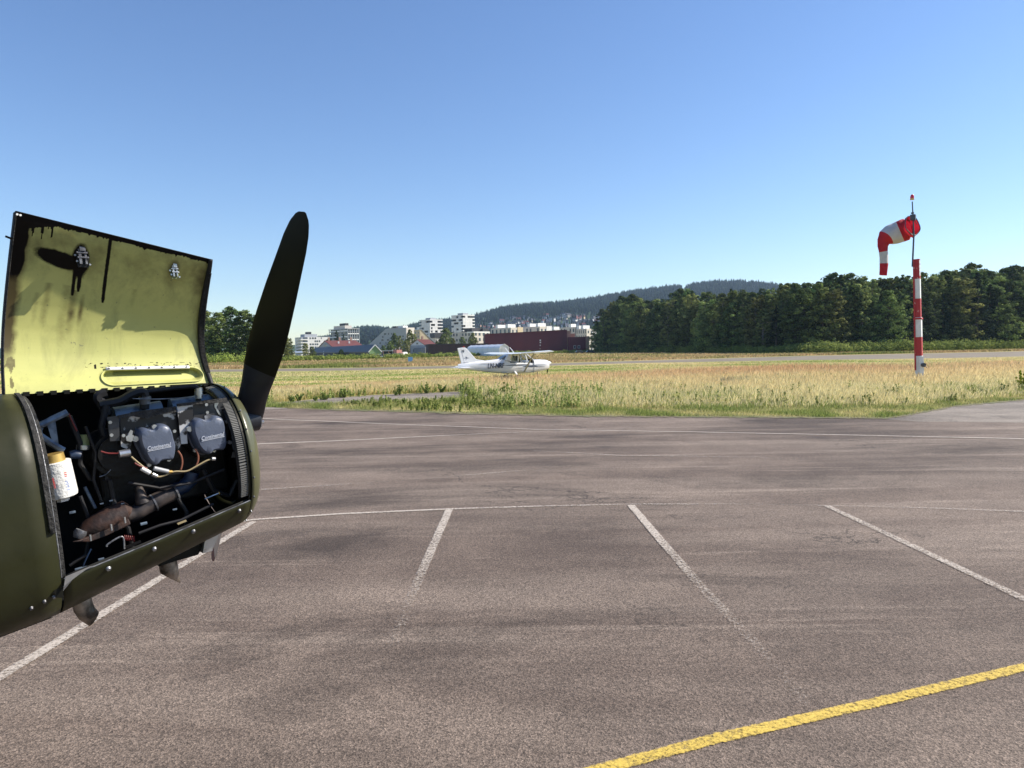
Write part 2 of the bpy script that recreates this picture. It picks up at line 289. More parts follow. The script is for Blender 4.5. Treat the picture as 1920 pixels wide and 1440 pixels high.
sheet('apron', [(-40,-15)]+[tuple(g(*p)[:2]) for p in EDGE]+[tuple(g(*p)[:2]) for p in ((1720,790),(1920,792),(2600,796))]+[(60,-15)], .008, 'asphalt', .10, .5)
sheet('side_taxiway', [tuple(g(*p)[:2]) for p in ((1640,785),(1700,779),(1790,762),(1920,750),(2700,735),(2700,800),(1920,793),(1720,791))], .012, 'asphalt_grey', .12, .5)
sheet('path', [tuple(g(*p)[:2]) for p in ((380,768),(420,763),(500,757),(600,748),(700,741),(800,737),(870,734),(885,738),(870,745),(800,752),(700,757),(600,764),(500,768))], .012, 'asphalt_grey', .10, .5)
RN = [(-1200,712),(0,700),(400,697),(540,696),(700,694),(1000,686.5),(1200,680.5),(1512,675),(1700,672.5),(1867,669.5),(2600,651)]
RF = [(2600,641),(1867,660),(1700,663.5),(1512,667.5),(1200,676.5),(1000,682.5),(700,689.5),(540,691.5),(400,693),(0,696.5),(-1200,709)]
sheet('runway', [tuple(g(*p)[:2]) for p in RN+RF], .010, 'runway')
# rough dry grass strip behind the runway reaching back under the shrubs
sheet('rough_verge', [tuple(g(x,y-.6)[:2]) for x,y in RF[::-1]]+[(330,420),(-330,420)], .006, 'rough')
def edge_band(name, lo, hi, amp):
    xs = np.arange(lo, hi, 2.5); ey = np.interp(xs, [a for a,b in DE], [b for a,b in DE]); rows = []
    for x_, y_ in zip(xs, ey):
        k = (.5+.9*mnoise.fractal(V((x_*.045,3,0)),1,2,4)+.5*max(0,mnoise.noise(V((x_*.4,9,0))))); a_ = g(x_, y_-3); b_ = g(x_, y_+.3+max(0,k)*amp); rows.append([V((a_.x,a_.y,.022)), V((b_.x,b_.y,.022))])
    mb = MB(); mb.grid(rows); o = mb.build(name, 'soil', fix=False); o['kind'] = 'structure'
    if o.data.polygons[0].normal.z < 0: o.data.flip_normals()
DE = [(540,766),(560,767),(700,771),(900,777),(1100,781),(1400,783),(1660,785),(1700,780),(1790,762.5),(1920,750.5),(2200,742)]
edge_band('dark_edge', 540, 2150, 1.9)  # ragged brown strip that draws the dark border along the grass edge
def line(name, pxs, wdt, mat, wear=(0,), seg=.25, z=.016, jit=.0):
    P = [g(*p) if len(p) == 2 else V(p) for p in pxs]; pts = []
    for a, b in zip(P[:-1], P[1:]):
        n = max(2, int((b-a).length/seg)); pts += [a.lerp(b, k/n) for k in range(n)]
    pts.append(P[-1]); mb = MB(); rows = []; wr = []
    for i, p in enumerate(pts):
        d = (pts[min(i+1,len(pts)-1)]-pts[max(i-1,0)]).normalized(); s = V((-d.y,d.x,0))*wdt/2; t = i/(len(pts)-1)
        k = t*(len(wear)-1); j = min(int(k), max(0,len(wear)-2)); ww = wear[j]+(wear[min(j+1,len(wear)-1)]-wear[j])*(k-j)
        e = mnoise.noise(p*3)*.012
        rows.append([V((p.x,p.y,z))+s*(q_+e*3) for q_ in (1.08,.8,0,-.8,-1.08)]); wr += [ww+.42,ww+.04,ww,ww+.04,ww+.42]
    mb.grid(rows); mb.attrs['wear'] = wr; o = mb.build(name, mat, fix=False); o['kind'] = 'structure'
    if o.data.polygons[0].normal.z < 0: o.data.flip_normals()
    return o
line('stall_line', [(475,980),(300,1087),(0,1273),(-200,1395)], .125, 'white_line', (.25,.25,.3), z=.018)
line('stall_line', [(843,956),(805,1042),(765,1135),(735,1215)], .125, 'white_line', (.22,.28,.45,.66), z=.018)
line('stall_line', [(1183,949),(1245,1022),(1320,1108),(1440,1235),(1520,1330)], .125, 'white_line', (.18,.22,.44,.54,.66), z=.018)
line('stall_line', [(1550,950),(1735,1037),(1925,1128),(2100,1212)], .125, 'white_line', (.35,.35,.35), z=.018)
line('boundary_line', [(200,1018),(475,976),(640,965),(840,956),(1000,951),(1180,947),(1360,946.5),(1550,949.5),(1740,954),(1925,961),(2200,974)], .10, 'white_line', (.2,.2,.25,.4,.55,.45,.3))
line('boundary_line', [(300,850),(490,833),(640,827),(800,819),(1000,810),(1200,804)], .16, 'white_line', (.1,.2,.4,.6))
line('boundary_line', [(300,776),(520,787),(760,797),(1000,806),(1300,811),(1600,817),(1925,824),(2300,832)], .16, 'white_line', (.2,.2,.3,.25,.2), z=.020)
line('faded_line', [(480,920),(620,911),(760,902),(980,883),(1150,880)], .16, 'white_line', (.4,.6,.5,.65))
line('faded_line', [(990,845),(1160,855),(1420,858),(1700,875),(1920,882)], .18, 'white_line', (.6,.42,.55,.7,.5))
line('yellow_line', [(1000,1480),(1135,1444),(1200,1427),(1350,1387),(1640,1321),(1925,1253),(2200,1185)], .112, 'yellow_line', (.22,.26,.20))
# ------------------------------------------------ grasses (stuff)
def blades(name, P, hgt, wid, col, lean=.25, head=False, label=None):
    N = len(P); yaw = rs.uniform(0,2*PI,N); ln = rs.normal(0,lean,(N,2)); ln[:,0] += .10
    dx = np.cos(yaw)*wid/2; dy = np.sin(yaw)*wid/2; vs = np.zeros((N,5,3))
    f1 = .3 if head else 1.; f2 = .55 if head else .75; hm = .55 if not head else .72
    for i, (s, f, t) in enumerate(((-1,f1,0),(1,f1,0),(1,f2*(1.6 if head else 1),hm),(-1,f2*(1.6 if head else 1),hm),(0,0,1))):
        bend = t**1.6
        vs[:,i,0] = P[:,0]+s*dx*f+ln[:,0]*hgt*bend; vs[:,i,1] = P[:,1]+s*dy*f+ln[:,1]*hgt*bend; vs[:,i,2] = hgt*t*(1 - .12*bend)
    b = np.arange(N)[:,None]*5; q = b+np.array([0,1,2,3]); tr = b+np.array([3,2,4]); cc = np.repeat(col[:,None,:],5,1).reshape(-1,3)
    me = raw_mesh(name, vs.reshape(-1,3), q, 'blade', tr, cc); o = bpy.data.objects.new(name, me); C.objects.link(o); tag(o, label, 'grass', None, 'stuff'); return o
def interp(xs, tab): a = np.array(tab, float); return np.interp(xs, a[:,0], a[:,1])
def gpx(x, y):      # vectorised ground point
    dx = np.outer((x-960)/FX, np.array(RT)) + np.outer((720-y)/FX, np.array(UP)) + np.array(F0); t = -CAMH/dx[:,2]; return np.array(CAM)+dx*t[:,None]
def fbm(x, y, s, seed=0):
    return np.array([mnoise.fractal(V((a*s+seed,b*s,seed)),1.,2.,3) for a,b in zip(x,y)])
def zone(N, yb, yf, x0=-250, x1=2250, pw=1.0):
    x = rs.uniform(x0,x1,N); b = interp(x,yb); f = interp(x,yf); t = rs.uniform(0,1,N)**pw; P = gpx(x, b+(f-b)*t); return x, t, P
HX = lambda x: 655-.0157*(x-960)
top = [(-250,726),(400,724),(600,720),(760,712),(860,705),(950,701),(1100,695),(1300,686),(1500,679),(1700,679),(1920,673),(2250,664)]
back = [(x, HX(x)+ (y-HX(x))*CAMH/(CAMH-.55)) for x,y in top]
front = [(-250,778),(380,762),(500,756),(560,751),(600,747),(700,740),(800,736),(880,733),(905,752),(960,764),(1100,768),(1300,770),(1500,770),(1700,766),(1790,757),(1920,745),(2250,735)]
def mixc(a, b, t): return np.array(a)*(1-t[:,None])+np.array(b)*t[:,None]
x, t, P = zone(230000, back, front); nz = fbm(P[:,0],P[:,1],.11); n2 = fbm(P[:,0],P[:,1],.45,5.)
straw = np.array((.70,.52,.28)); pale = np.array((.72,.63,.34)); green = np.array((.25,.31,.08)); red = np.array((.44,.19,.11)); pink = np.array((.64,.42,.26))
gr = np.clip((t-.42)*1.1+nz*.9+n2*.35+.12,0,1)*np.clip((x-300)/900+.25,.25,1)
base = mixc(straw, pale, np.clip(t*1.3+n2*.3,0,1))
pk = np.clip(1-t*3.2,0,1)*np.clip((x-750)/250,0,1); base = base*(1-pk[:,None]*.5)+pink*pk[:,None]*.5
rd = np.clip(1.15-np.abs(x-1480)/330,0,1)*np.clip(1-np.abs(t-.08)*6,0,1); rd = np.maximum(rd, np.clip((x-1650)/200,0,.2)*np.clip(1-t*5,0,1)); base = base*(1-rd[:,None]*.5)+red*rd[:,None]*.5
isg = rs.uniform(0,1,len(x)) < gr*.62; colr = np.where(isg[:,None], green, base)*rs.uniform(.75,1.2,(len(x),1))
dist = P[:,1]; h = rs.uniform(.34,.72,len(x))*(1+.18*n2)*np.where(isg,.82,1)*np.clip(.55+ (1-t)*3,.55,1)
blades('meadow_grass', P, h, .012+.00042*dist, colr, .22, True, 'tall dry straw and green meadow grass between the apron and the mown field')
# short green verge along the apron edge
vf = [(x,y) for x,y in ((-250,790),(0,780),(380,768),(500,764),(560,766),(700,770.5),(900,776.5),(1100,780.5),(1400,782.5),(1660,784.5),(1700,779),(1790,761.5),(1920,749.5),(2250,741))]
vb = [(-250,776),(380,760),(500,755),(540,763),(640,758),(700,755),(800,751),(880,746),(900,748),(960,758),(1100,762),(1300,764),(1500,764),(1700,760),(1790,751),(1920,740),(2250,731)]
x, t, P = zone(95000, vb, vf); nz = fbm(P[:,0],P[:,1],.5,3.); k = np.clip(.55+nz*1.2,0,1)
keep = rs.uniform(0,1,len(x)) < np.where(x<880, np.clip(.75+nz,.1,1), 1); x, t, P, k, nz = x[keep], t[keep], P[keep], k[keep], nz[keep]
colr = mixc((.56,.50,.24),(.20,.27,.065),k*.85)*rs.uniform(.7,1.25,(len(x),1)); P[:,:2] += rs.normal(0,.06,(len(x),2))
blades('verge_grass', P, rs.uniform(.05,.34,len(x))*(.8+.5*nz)*np.clip(1.25-t*.75,.4,1.2), .014+.0003*P[:,1], colr, .4, False, 'short green grass fringe along the asphalt edge')
# mown field: short stubble so the middle distance is not a flat sheet
mb_ = [(-250,705),(400,699),(540,698),(1000,688),(1200,682),(1512,676.5),(1700,674),(1900,670),(2250,662)]
x, t, P = zone(110000, mb_, [(a,b+6) for a,b in back]); nz = fbm(P[:,0]*.35,P[:,1]*1.0,.16,8.); k = np.clip(.35+nz*1.6+np.clip((950-x)/900,-.3,.45)*np.clip(1.6-abs(t-.55)*4,0,1),0,1)
colr = mixc((.66,.55,.27),(.28,.36,.09),k)*rs.uniform(.8,1.15,(len(x),1))
blades('mown_grass', P, rs.uniform(.05,.13,len(x)), .05+.0006*P[:,1], colr, .5, False, 'short mown yellow and green grass beside the runway')
# rough strip
x, t, P = zone(70000, [(-250,688),(400,682),(600,676.5),(800,671),(1000,664),(1120,661),(1300,662),(1450,664),(1550,663.5),(1700,661),(1900,656.5),(2250,648)], [(a,b-.8) for a,b in RF[::-1]], pw=.8); nz = fbm(P[:,0],P[:,1],.05,12.); k = np.clip(.30+nz*1.5,0,1)
colr = mixc((.48,.35,.19),(.20,.23,.07),k)*rs.uniform(.75,1.2,(len(x),1))
blades('rough_grass', P, rs.uniform(.3,.7,len(x)), .10+.0006*P[:,1], colr, .35, False, 'uncut dry grass strip beyond the runway')
# ------------------------------------------------ leafy clumps
def leaf_cloud(centers, radii, per, size, c1, c2, flat=.85, up=.25, droop=0):
    """quads in blobs around centres; returns verts, quads, colours"""
    cs = np.repeat(np.array(centers),per,0); rr = np.repeat(np.array(radii),per); N = len(cs)
    d = rs.normal(0,1,(N,3)); d /= np.linalg.norm(d,axis=1)[:,None]; r = rr*rs.uniform(.35,1.,N)**.6; p = cs+d*r[:,None]*np.array([1,1,flat])
    nn = d*1.1+rs.normal(0,.38,(N,3)); nn[:,2] += up; nn /= np.linalg.norm(nn,axis=1)[:,None]
    a = np.cross(nn, rs.normal(0,1,(N,3))); a /= np.linalg.norm(a,axis=1)[:,None]; b = np.cross(nn,a); s = size*rs.uniform(.6,1.4,N)[:,None]
    vs = np.stack([p-a*s*.5, p-b*s*.35, p+a*s*.5, p+b*s*.35],1).reshape(-1,3); q = np.arange(N*4).reshape(-1,4)
    k = np.repeat(rs.uniform(0,1,len(centers)),per)**1.3*.75+rs.uniform(0,1,N)*.25; col = mixc(c1,c2,k); return vs, q, np.repeat(col,4,0)
def shrubs(name, label, n, yb, yf, hmin, hmax, cl, ch, x0=-250, x1=2250, per=46, size=.5):
    x, t, P = zone(n, yb, yf, x0, x1); nz = fbm(P[:,0],P[:,1],.06,20.); hh = (hmin+(hmax-hmin)*rs.uniform(0,1,n)**1.4)*(1+.5*nz)
    cen = np.column_stack([P[:,0],P[:,1],hh*.5]); vs, q, c = leaf_cloud(cen, hh*.55, per, size, cl, ch)
    vs[:,2] = np.maximum(vs[:,2],.02); me = raw_mesh(name, vs, q, 'leaf_own', None, c); o = bpy.data.objects.new(name, me); C.objects.link(o); tag(o, label, 'shrubs', None, 'stuff'); return o
BF = [(-250,688),(400,682),(600,676.5),(800,671),(1000,664),(1120,661),(1300,662),(1450,664),(1550,663.5),(1700,661),(1900,656.5),(2250,648)]
def shrub_depth(x): y = float(interp([x],BF)[0]); return (CAMH*FX)/(y-hor(x))
shrubs('shrub_band', 'low band of green shrubs at the foot of the wood and buildings', 3400, [(a, HX(a)+(b-HX(a))*.88) for a,b in BF], BF, .6, 1.9, (.13,.18,.04), (.29,.33,.09), x0=-150, x1=1250, size=.42)
shrubs('shrub_band', 'band of head high green shrubs at the foot of the wood', 3600, [(a, HX(a)+(b-HX(a))*.90) for a,b in BF], BF, 2.0, 3.5, (.13,.18,.04), (.29,.33,.09), x0=1230, x1=2150, size=.42, per=52)
shrubs('shrub_band', 'tall green bushes below the trees left of the raised propeller', 120, [(380,679),(470,678)], [(380,683),(470,682)], 1.8,3.6, (.18,.26,.05),(.36,.42,.11), x0=330, x1=480, size=.45)

# ragged weeds in the grass near the end of the path, too many to count
def weed_stuff(name,label,n,yb,yf,x0,x1,hmin,hmax,c1,c2):
    x,t,P = zone(n,yb,yf,x0,x1); nz = fbm(P[:,0],P[:,1],.35,31.); keep = rs.uniform(0,1,n) < np.clip(.45+nz*1.6,.03,1); P = P[keep]; m = len(P); hh = rs.uniform(hmin,hmax,m)*(.7+.6*rs.uniform(0,1,m)**2)
    K = 9; f = np.linspace(.15,1,K); ln = rs.normal(0,.14,(m,2)); cen = np.zeros((m,K,3)); cen[:,:,0] = P[:,:1]+ln[:,:1]*hh[:,None]*f; cen[:,:,1] = P[:,1:2]+ln[:,1:]*hh[:,None]*f; cen[:,:,2] = hh[:,None]*f
    rad = (.05+.05*hh)[:,None]*(1.25-f*.85); vs,q,c = leaf_cloud(cen.reshape(-1,3), rad.reshape(-1), 5, .075, c1, c2, 1.1); vs[:,2] = np.maximum(vs[:,2],.01)
    me = raw_mesh(name,vs,q,'leaf_own',None,c); o = bpy.data.objects.new(name,me); C.objects.link(o); tag(o,label,'weeds',None,'stuff')
weed_stuff('weed_growth','ragged leafy green weeds in the grass around the end of the old path',700,[(600,745),(740,738),(880,728),(1000,731),(1140,742)],[(600,749),(740,742),(880,750),(940,768),(1000,772),(1140,768)],860,1130,.30,.80,(.20,.26,.07),(.50,.54,.20))
weed_stuff('weed_growth','low leafy weeds along both edges of the old path',520,[(380,757),(500,751),(600,743),(740,734),(880,728)],[(380,764),(500,757),(600,749),(740,740),(880,735)],380,890,.20,.55,(.18,.24,.06),(.44,.49,.17))
weed_stuff('weed_growth','low leafy weeds on the grass island before the path',420,[(540,763),(700,755),(800,751),(900,748)],[(540,766),(700,769),(800,772),(900,775)],620,960,.12,.36,(.13,.17,.04),(.36,.40,.12))
weed_stuff('weed_growth','scattered dock and thistle stalks in the straw grass towards the right taxiway',420,[(1140,735),(1400,735),(1700,745),(1920,715)],[(1140,768),(1400,770),(1700,766),(1920,744)],1140,1960,.25,.62,(.17,.20,.06),(.42,.42,.16))

# ------------------------------------------------ wooded hill
RIDGE = [(-400,652),(300,646),(560,642),(640,630),(665,620),(690,616),(720,618),(745,621),(780,612),(800,607),(850,603),(880,600),(905,592),(930,585),(960,579),(1000,575),(1050,572),(1100,566),(1160,556),(1200,550),(1262,543),(1276,542),(1281,547),(1285,547),(1290,541),(1340,535),(1380,534),(1420,537),(1460,541),(1520,552),(1700,575),(2000,600),(2400,630)]
HN, HF = 1250., 3100.
def ridge_t(px): return (hor(px) - float(np.interp(px, [a for a,b in RIDGE], [b for a,b in RIDGE])))/FX   # tangent of elevation
def hill_z(X, Y):
    px = 960 + FX*X/Y; s = min(1,max(0,(Y-HN)/(HF-HN))); e = (s*s*(3-2*s))**.75
    z = ridge_t(px)*HF*e; z += mnoise.fractal(V((X*.0012,Y*.0012,3)),1,2,3)*14*e*(1-e)*2
    return max(z,-.5)+ (CAMH-12)*e
mb = MB(); rows = []
for i in range(34):
    Y = HN + (HF+500-HN)*i/33; rows.append([V((X:=(px-960)/FX*Y, Y, (hill_z(X,Y) if Y<=HF else hill_z(X*HF/Y,HF)-(Y-HF)*.25) - (.6 if i==0 else 0))) for px in range(-400,2401,20)])
mb.grid(rows); o = mb.build('hills', 'hill', smooth=True); o['kind'] = 'structure'
vs = []; qs = []; cs = []; nq = 0
NT = 30000; ang = np.linspace(0,2*PI,6)[:-1]
cone = [(1.0,.12),(.55,.42),(.72,.40),(.35,.70),(.48,.68),(0.02,1.0)]
TP = []
while len(TP) < NT:
    px = rnd.uniform(590,1560); e = rnd.random()**.6; Y = HN+250+(HF-HN-250)*e if rnd.random()>.22 else HF-rnd.uniform(0,60)
    if 1276 < px < 1290 and Y > HF-350: continue
    X = (px-960)/FX*Y; z = hill_z(X,Y); elev = (z-CAMH)/Y*FX
    clear = 880 < px < 1130 and 30 < elev < 60 and mnoise.noise(V((X*.006,Y*.003,0))) > -.22
    if clear and rnd.random() < .72: continue
    TP.append((X,Y,z))
TP = np.array(TP); hh = rs.uniform(11,19,NT)*np.clip(1+.3*rs.normal(0,1,NT),.6,1.5); ww = hh*rs.uniform(.13,.24,NT)
K = len(cone); ph = rs.uniform(0,6,NT); vv = np.zeros((NT,K,5,3))
for k,(r,zz) in enumerate(cone):
    for j in range(5):
        vv[:,k,j,0] = TP[:,0]+np.cos(ang[j]+ph)*ww*r; vv[:,k,j,1] = TP[:,1]+np.sin(ang[j]+ph)*ww*r; vv[:,k,j,2] = TP[:,2]-1+hh*zz
q1 = np.array([[k*5+j,k*5+(j+1)%5,(k+1)*5+(j+1)%5,(k+1)*5+j] for k in range(K-1) for j in range(5)]); Q = (np.arange(NT)[:,None,None]*K*5+q1).reshape(-1,4)
cc = mixc((.020,.045,.026),(.06,.10,.040),rs.uniform(0,1,NT)**1.5); cc = np.repeat(cc,K*5,0)
me = raw_mesh('hillside_forest', vv.reshape(-1,3), Q, 'leaf_own', None, cc); o = bpy.data.objects.new('hillside_forest', me); C.objects.link(o); tag(o,'dark conifer forest covering the distant hills','forest',None,'stuff')
# ------------------------------------------------ trees
def tree_proto(name, H, cw, base, n, per, size, c1, c2, shape, bark='bark', conifer=False, droop=0):
    root = thing(name, None, 'tree', (0,0,-500)); mb = MB(); r0 = H*.014+.05
    pts = [V((mnoise.noise(V((i*.7,H,1)))*H*.012*i*.3, mnoise.noise(V((i*.7,H,9)))*H*.012*i*.3, H*.93*i/6)) for i in range(7)]
    mb.tube(pts, [r0*(1-.14*i) for i in range(7)], 7); cen = []; rad = []
    for i in range(n):
        if conifer:
            t = (i+.5)/n; z = H*(base+(1-base)*t); rr = cw*(1-t)**.8*rnd.uniform(.5,1); a = rnd.uniform(0,2*PI); cen.append((rr*math.cos(a),rr*math.sin(a),z-rr*.25)); rad.append(max(.25,cw*(1-t)*.42+.15))
        else:
            t = rnd.random(); z = H*(base+(1-base)*t); pr = shape(t)*cw; rr = pr*rnd.uniform(.15,1)**.6; a = rnd.uniform(0,2*PI)
            cen.append((rr*math.cos(a),rr*math.sin(a),z)); rad.append(rnd.uniform(.08,.20)*cw*1.6*(1.15-.5*t))
        if i % 5 == 0:
            c = V(cen[-1]); s = V((0,0,max(H*.12,c.z-rr*.7))); k = min(6,max(0,int(s.z/(H*.93)*6))); s.x, s.y = pts[k].x, pts[k].y
            mb.tube([s, s.lerp(c,.5)+V((0,0,.04*H*.3)), c], [r0*.35,r0*.22,r0*.06], 5)
    mb.build('trunk', bark, root, local=True, smooth=True, fix=False)
    vs, q, col = leaf_cloud(np.array(cen), np.array(rad), per, size, c1, c2, .8)
    me = raw_mesh('crown', vs, q, 'leaf', None, col); o = bpy.data.objects.new('crown', me); C.objects.link(o); o.parent = root
    root['H'] = H; return root
egg = lambda t: max(0,math.sin(PI*min(1,(t*.72+.26))))**.7; tall = lambda t: (.80+.20*math.sin(PI*t))*(1-t**4*.55); col_ = lambda t: .85-.35*t
g1, g2 = (.014,.027,.008), (.25,.32,.075)
PR = {}
for i in range(4): PR['broad%d'%i] = tree_proto('broadleaf_tree', 20+i, 4.6+.5*i, .03, 230, 46, .50, g1, g2, egg)
for i in range(3): PR['birch%d'%i] = tree_proto('birch_tree', 21+i, 3.4+.3*i, .05, 200, 44, .46, (.030,.052,.014), (.36,.40,.11), tall, 'pale_bark')
for i in range(2): PR['pine%d'%i] = tree_proto('pine_tree', 22+i, 3.2, .16, 120, 42, .42, (.035,.060,.022), (.10,.13,.045), egg)
for i in range(2): PR['spruce%d'%i] = tree_proto('spruce_tree', 20, 3.4, .05, 80, 45, .45, (.018,.038,.016), (.04,.065,.025), egg, conifer=True)
used = set()
def place_tree(kind, px, Y, ytop, label, group=None, wsc=1, lean=0):
    p = PR[kind]; b = at(px, 700, Y); top = at(px, ytop, Y).z; s = top/p['H']
    r = p.copy(); C.objects.link(r); r.location = (b.x, b.y, 0); r.rotation_euler = (lean, 0, rnd.uniform(0,2*PI)); r.scale = (s*wsc, s*wsc, s)
    for ch in p.children: c = ch.copy(); C.objects.link(c); c.parent = r
    r['label'] = label
    if group: r['group'] = group
    if 'H' in r: del r['H']
    return r
LT = {'broad':'dark broadleaf tree packed in the wood behind the runway','birch':'lighter green birch among the trees of the wood','pine':'dark pine standing in the wood behind the runway','spruce':'narrow dark spruce standing in the wood behind the runway'}
GT = {'broad':'broadleaf trees of the wood','birch':'birches of the wood','pine':'pines of the wood','spruce':'spruces of the wood'}
TOP = [(1112,610),(1125,585),(1160,566),(1185,552),(1210,560),(1235,568),(1260,556),(1290,548),(1310,558),(1345,552),(1375,538),(1405,545),(1430,548),(1470,531),(1500,536),(1540,530),(1580,516),(1620,530),(1660,522),(1700,514),(1730,520),(1765,512),(1800,510),(1825,502),(1860,510),(1900,498),(1930,505),(2050,500),(2300,480)]
def topy(x): return float(np.interp(x,[a for a,b in TOP],[b for a,b in TOP]))
def kindof(): 
    k = rnd.choice(['broad']*5+['birch']*4+['pine']*2+['spruce']); return k, k+str(rnd.randrange({'broad':4,'birch':3,'pine':2,'spruce':2}[k]))
ORD = lambda n: '%d%s'%(n,'th' if 10<n%100<14 else {1:'st',2:'nd',3:'rd'}.get(n%10,'th'))
LK = {'broad':'dark broadleaf tree','birch':'lighter green birch','pine':'dark pine','spruce':'narrow dark spruce'}
x = 1122.; fr_ = 0
while x < 2180:       # front row, then two rows behind
    k, kk = kindof(); d = shrub_depth(x)+10+rnd.uniform(0,6); fr_ += 1; place_tree(kk, x, d, topy(x)+rnd.uniform(8,42), LK[k]+', '+ORD(fr_)+' along the front edge of the wood from the left', 'front edge of the wood', rnd.uniform(1.1,1.5)); x += rnd.uniform(14,27)*230/d*.9
for row,(dd,yo,st) in enumerate(((22,3,19),(40,-3,24),(62,4,26))):
    x = 1120.+row*9
    while x < 2200:
        k, kk = kindof(); d = shrub_depth(x)+dd+rnd.uniform(-4,4); place_tree(kk, x, d, topy(x)+yo+rnd.uniform(-5,9), LT[k], GT[k], rnd.uniform(1.05,1.4)); x += rnd.uniform(.75,1.3)*st*230/d*.95
place_tree('broad2', 1166, 392, 557, 'rounded dark tree standing highest at the left end of the wood')
place_tree('birch1', 1133, 388, 590, 'thin pale tree at the extreme left end of the wood')
# trees left of the propeller
for x,y,k,l in ((355,586,'broad1','leftmost dark tree showing beside the raised cowling door'),(388,584,'broad0','dark tree just right of the cowling door edge'),(412,588,'broad3','dark tree second from the cowling door edge'),(436,577,'broad2','tallest dark tree between the cowling door and the propeller'),(462,583,'broad1','dark tree next to the left edge of the propeller blade'),(486,592,'broad3','dark tree mostly hidden behind the propeller blade'),(310,585,'broad2','dark tree hidden behind the raised cowling door')):
    place_tree(k, x, 196+rnd.uniform(-4,8), y, l, None, 1.5)
place_tree('birch0', 530, 215, 618, 'small light green tree just right of the propeller blade', None, 1.5); place_tree('birch2', 543, 222, 634, 'bushy green tree right of the propeller before the white apartments', None, 1.3)
# town trees
for x,y,d,k,ws,l in ((574,643,330,'birch1',1.5,'small leafy tree in front of the white apartment block'),(586,650,320,'broad1',1.6,'low bush tree left of the blue barn'),(633,619,420,'spruce0',1.25,'dark spruce rising behind the red roofed house'),(646,626,425,'spruce1',1.1,'thin dark spruce right of the larger spruce'),(618,636,420,'broad2',1.5,'dark round tree left of the spruce by the red roof'),
    (641,655,300,'broad0',1.8,'small bush tree in front of the blue barn wall'),(741,625,430,'broad1',1.1,'dark tree in front of the sloping grey apartment block'),(751,630,425,'birch0',1.3,'light green tree in front of the grey apartment block'),(733,640,420,'broad3',1.3,'low tree at the foot of the sloping grey block'),(770,618,440,'broad0',.9,'dark slender tree before the beige gable'),(777,626,430,'birch2',1.2,'pale tree left of the white gabled house'),
    (762,638,420,'birch1',1.6,'low light bush tree behind the parked machinery'),(838,616,450,'broad2',1.25,'dark tree between the two white towers'),(829,632,445,'broad1',1.3,'dark tree right of the slanted glass roof'),(850,634,440,'birch2',1.4,'light green tree below the taller white tower'),(888,625,430,'broad3',1.1,'dark tree in front of the beige flats by the red hall'),(868,632,435,'birch0',1.6,'green tree left of the beige flats'),(820,640,460,'broad0',1.3,'dark low tree behind the red roof of the white house'),
    (720,648,380,'broad1',1.5,'dark bush tree right of the green gable'),(800,642,470,'pine0',1.6,'dark tree behind the white house chimney')):
    place_tree(k, x, d, y, l, None, ws)
for p in PR.values():     # remove the prototypes, keep their meshes in the copies
    for ch in list(p.children): bpy.data.objects.remove(ch)
    bpy.data.objects.remove(p)
# ------------------------------------------------ buildings
class Bld:
    def __init__(s, name, label, cat, xl, xm, xr, ytop, d, psi, group=None):
        Pc = at(xm, ytop, d); s.H = Pc.z; c, sn = math.cos(psi), math.sin(psi)
        kr = (at(xr,ytop,1)-CAM).x; kl = (at(xl,ytop,1)-CAM).x; s.LR = (kr*Pc.y-Pc.x)/(c-kr*sn); s.LL = (Pc.x-kl*Pc.y)/(sn+kl*c)
        assert -1 < s.LR < 200 and -2 < s.LL < 200, (label, s.LR, s.LL); s.LL = max(s.LL,2); s.r = thing(name, label, cat, (Pc.x,Pc.y,0), psi, group); s.k = d/FX
    def box(s, name, mat, x0,x1,y0,y1,z0,z1, parent=None): return MB().box(x0,x1,y0,y1,z0,z1).build(name, mat, parent or s.r, local=True)
    def win(s, face, u0,u1,z0,z1, name='window', mat='glass', out=.06, frame=None):
        if face == 'R': o = s.box(name, mat, u0,u1,-out,.05,z0,z1)
        else: o = s.box(name, mat, -out,.05,u0,u1,z0,z1)
        return o
    def wins(s, face, rows, cols, z0, z1, fw=.5, fh=.55, a=0., b=1., skip=0., mat='glass'):
        L = (s.LR if face=='R' else s.LL); 
        for i in range(rows):
            for j in range(cols):
                if rnd.random() < skip: continue
                cw = L*(b-a)/cols; u0 = L*a+cw*(j+.5-fw/2*rnd.uniform(.7,1.15)); u1 = L*a+cw*(j+.5+fw/2*rnd.uniform(.7,1.15)); ch = (z1-z0)/rows; zz = z0+ch*i+ch*.28
                s.win(face, u0, u1, zz, zz+ch*fh, mat=mat)
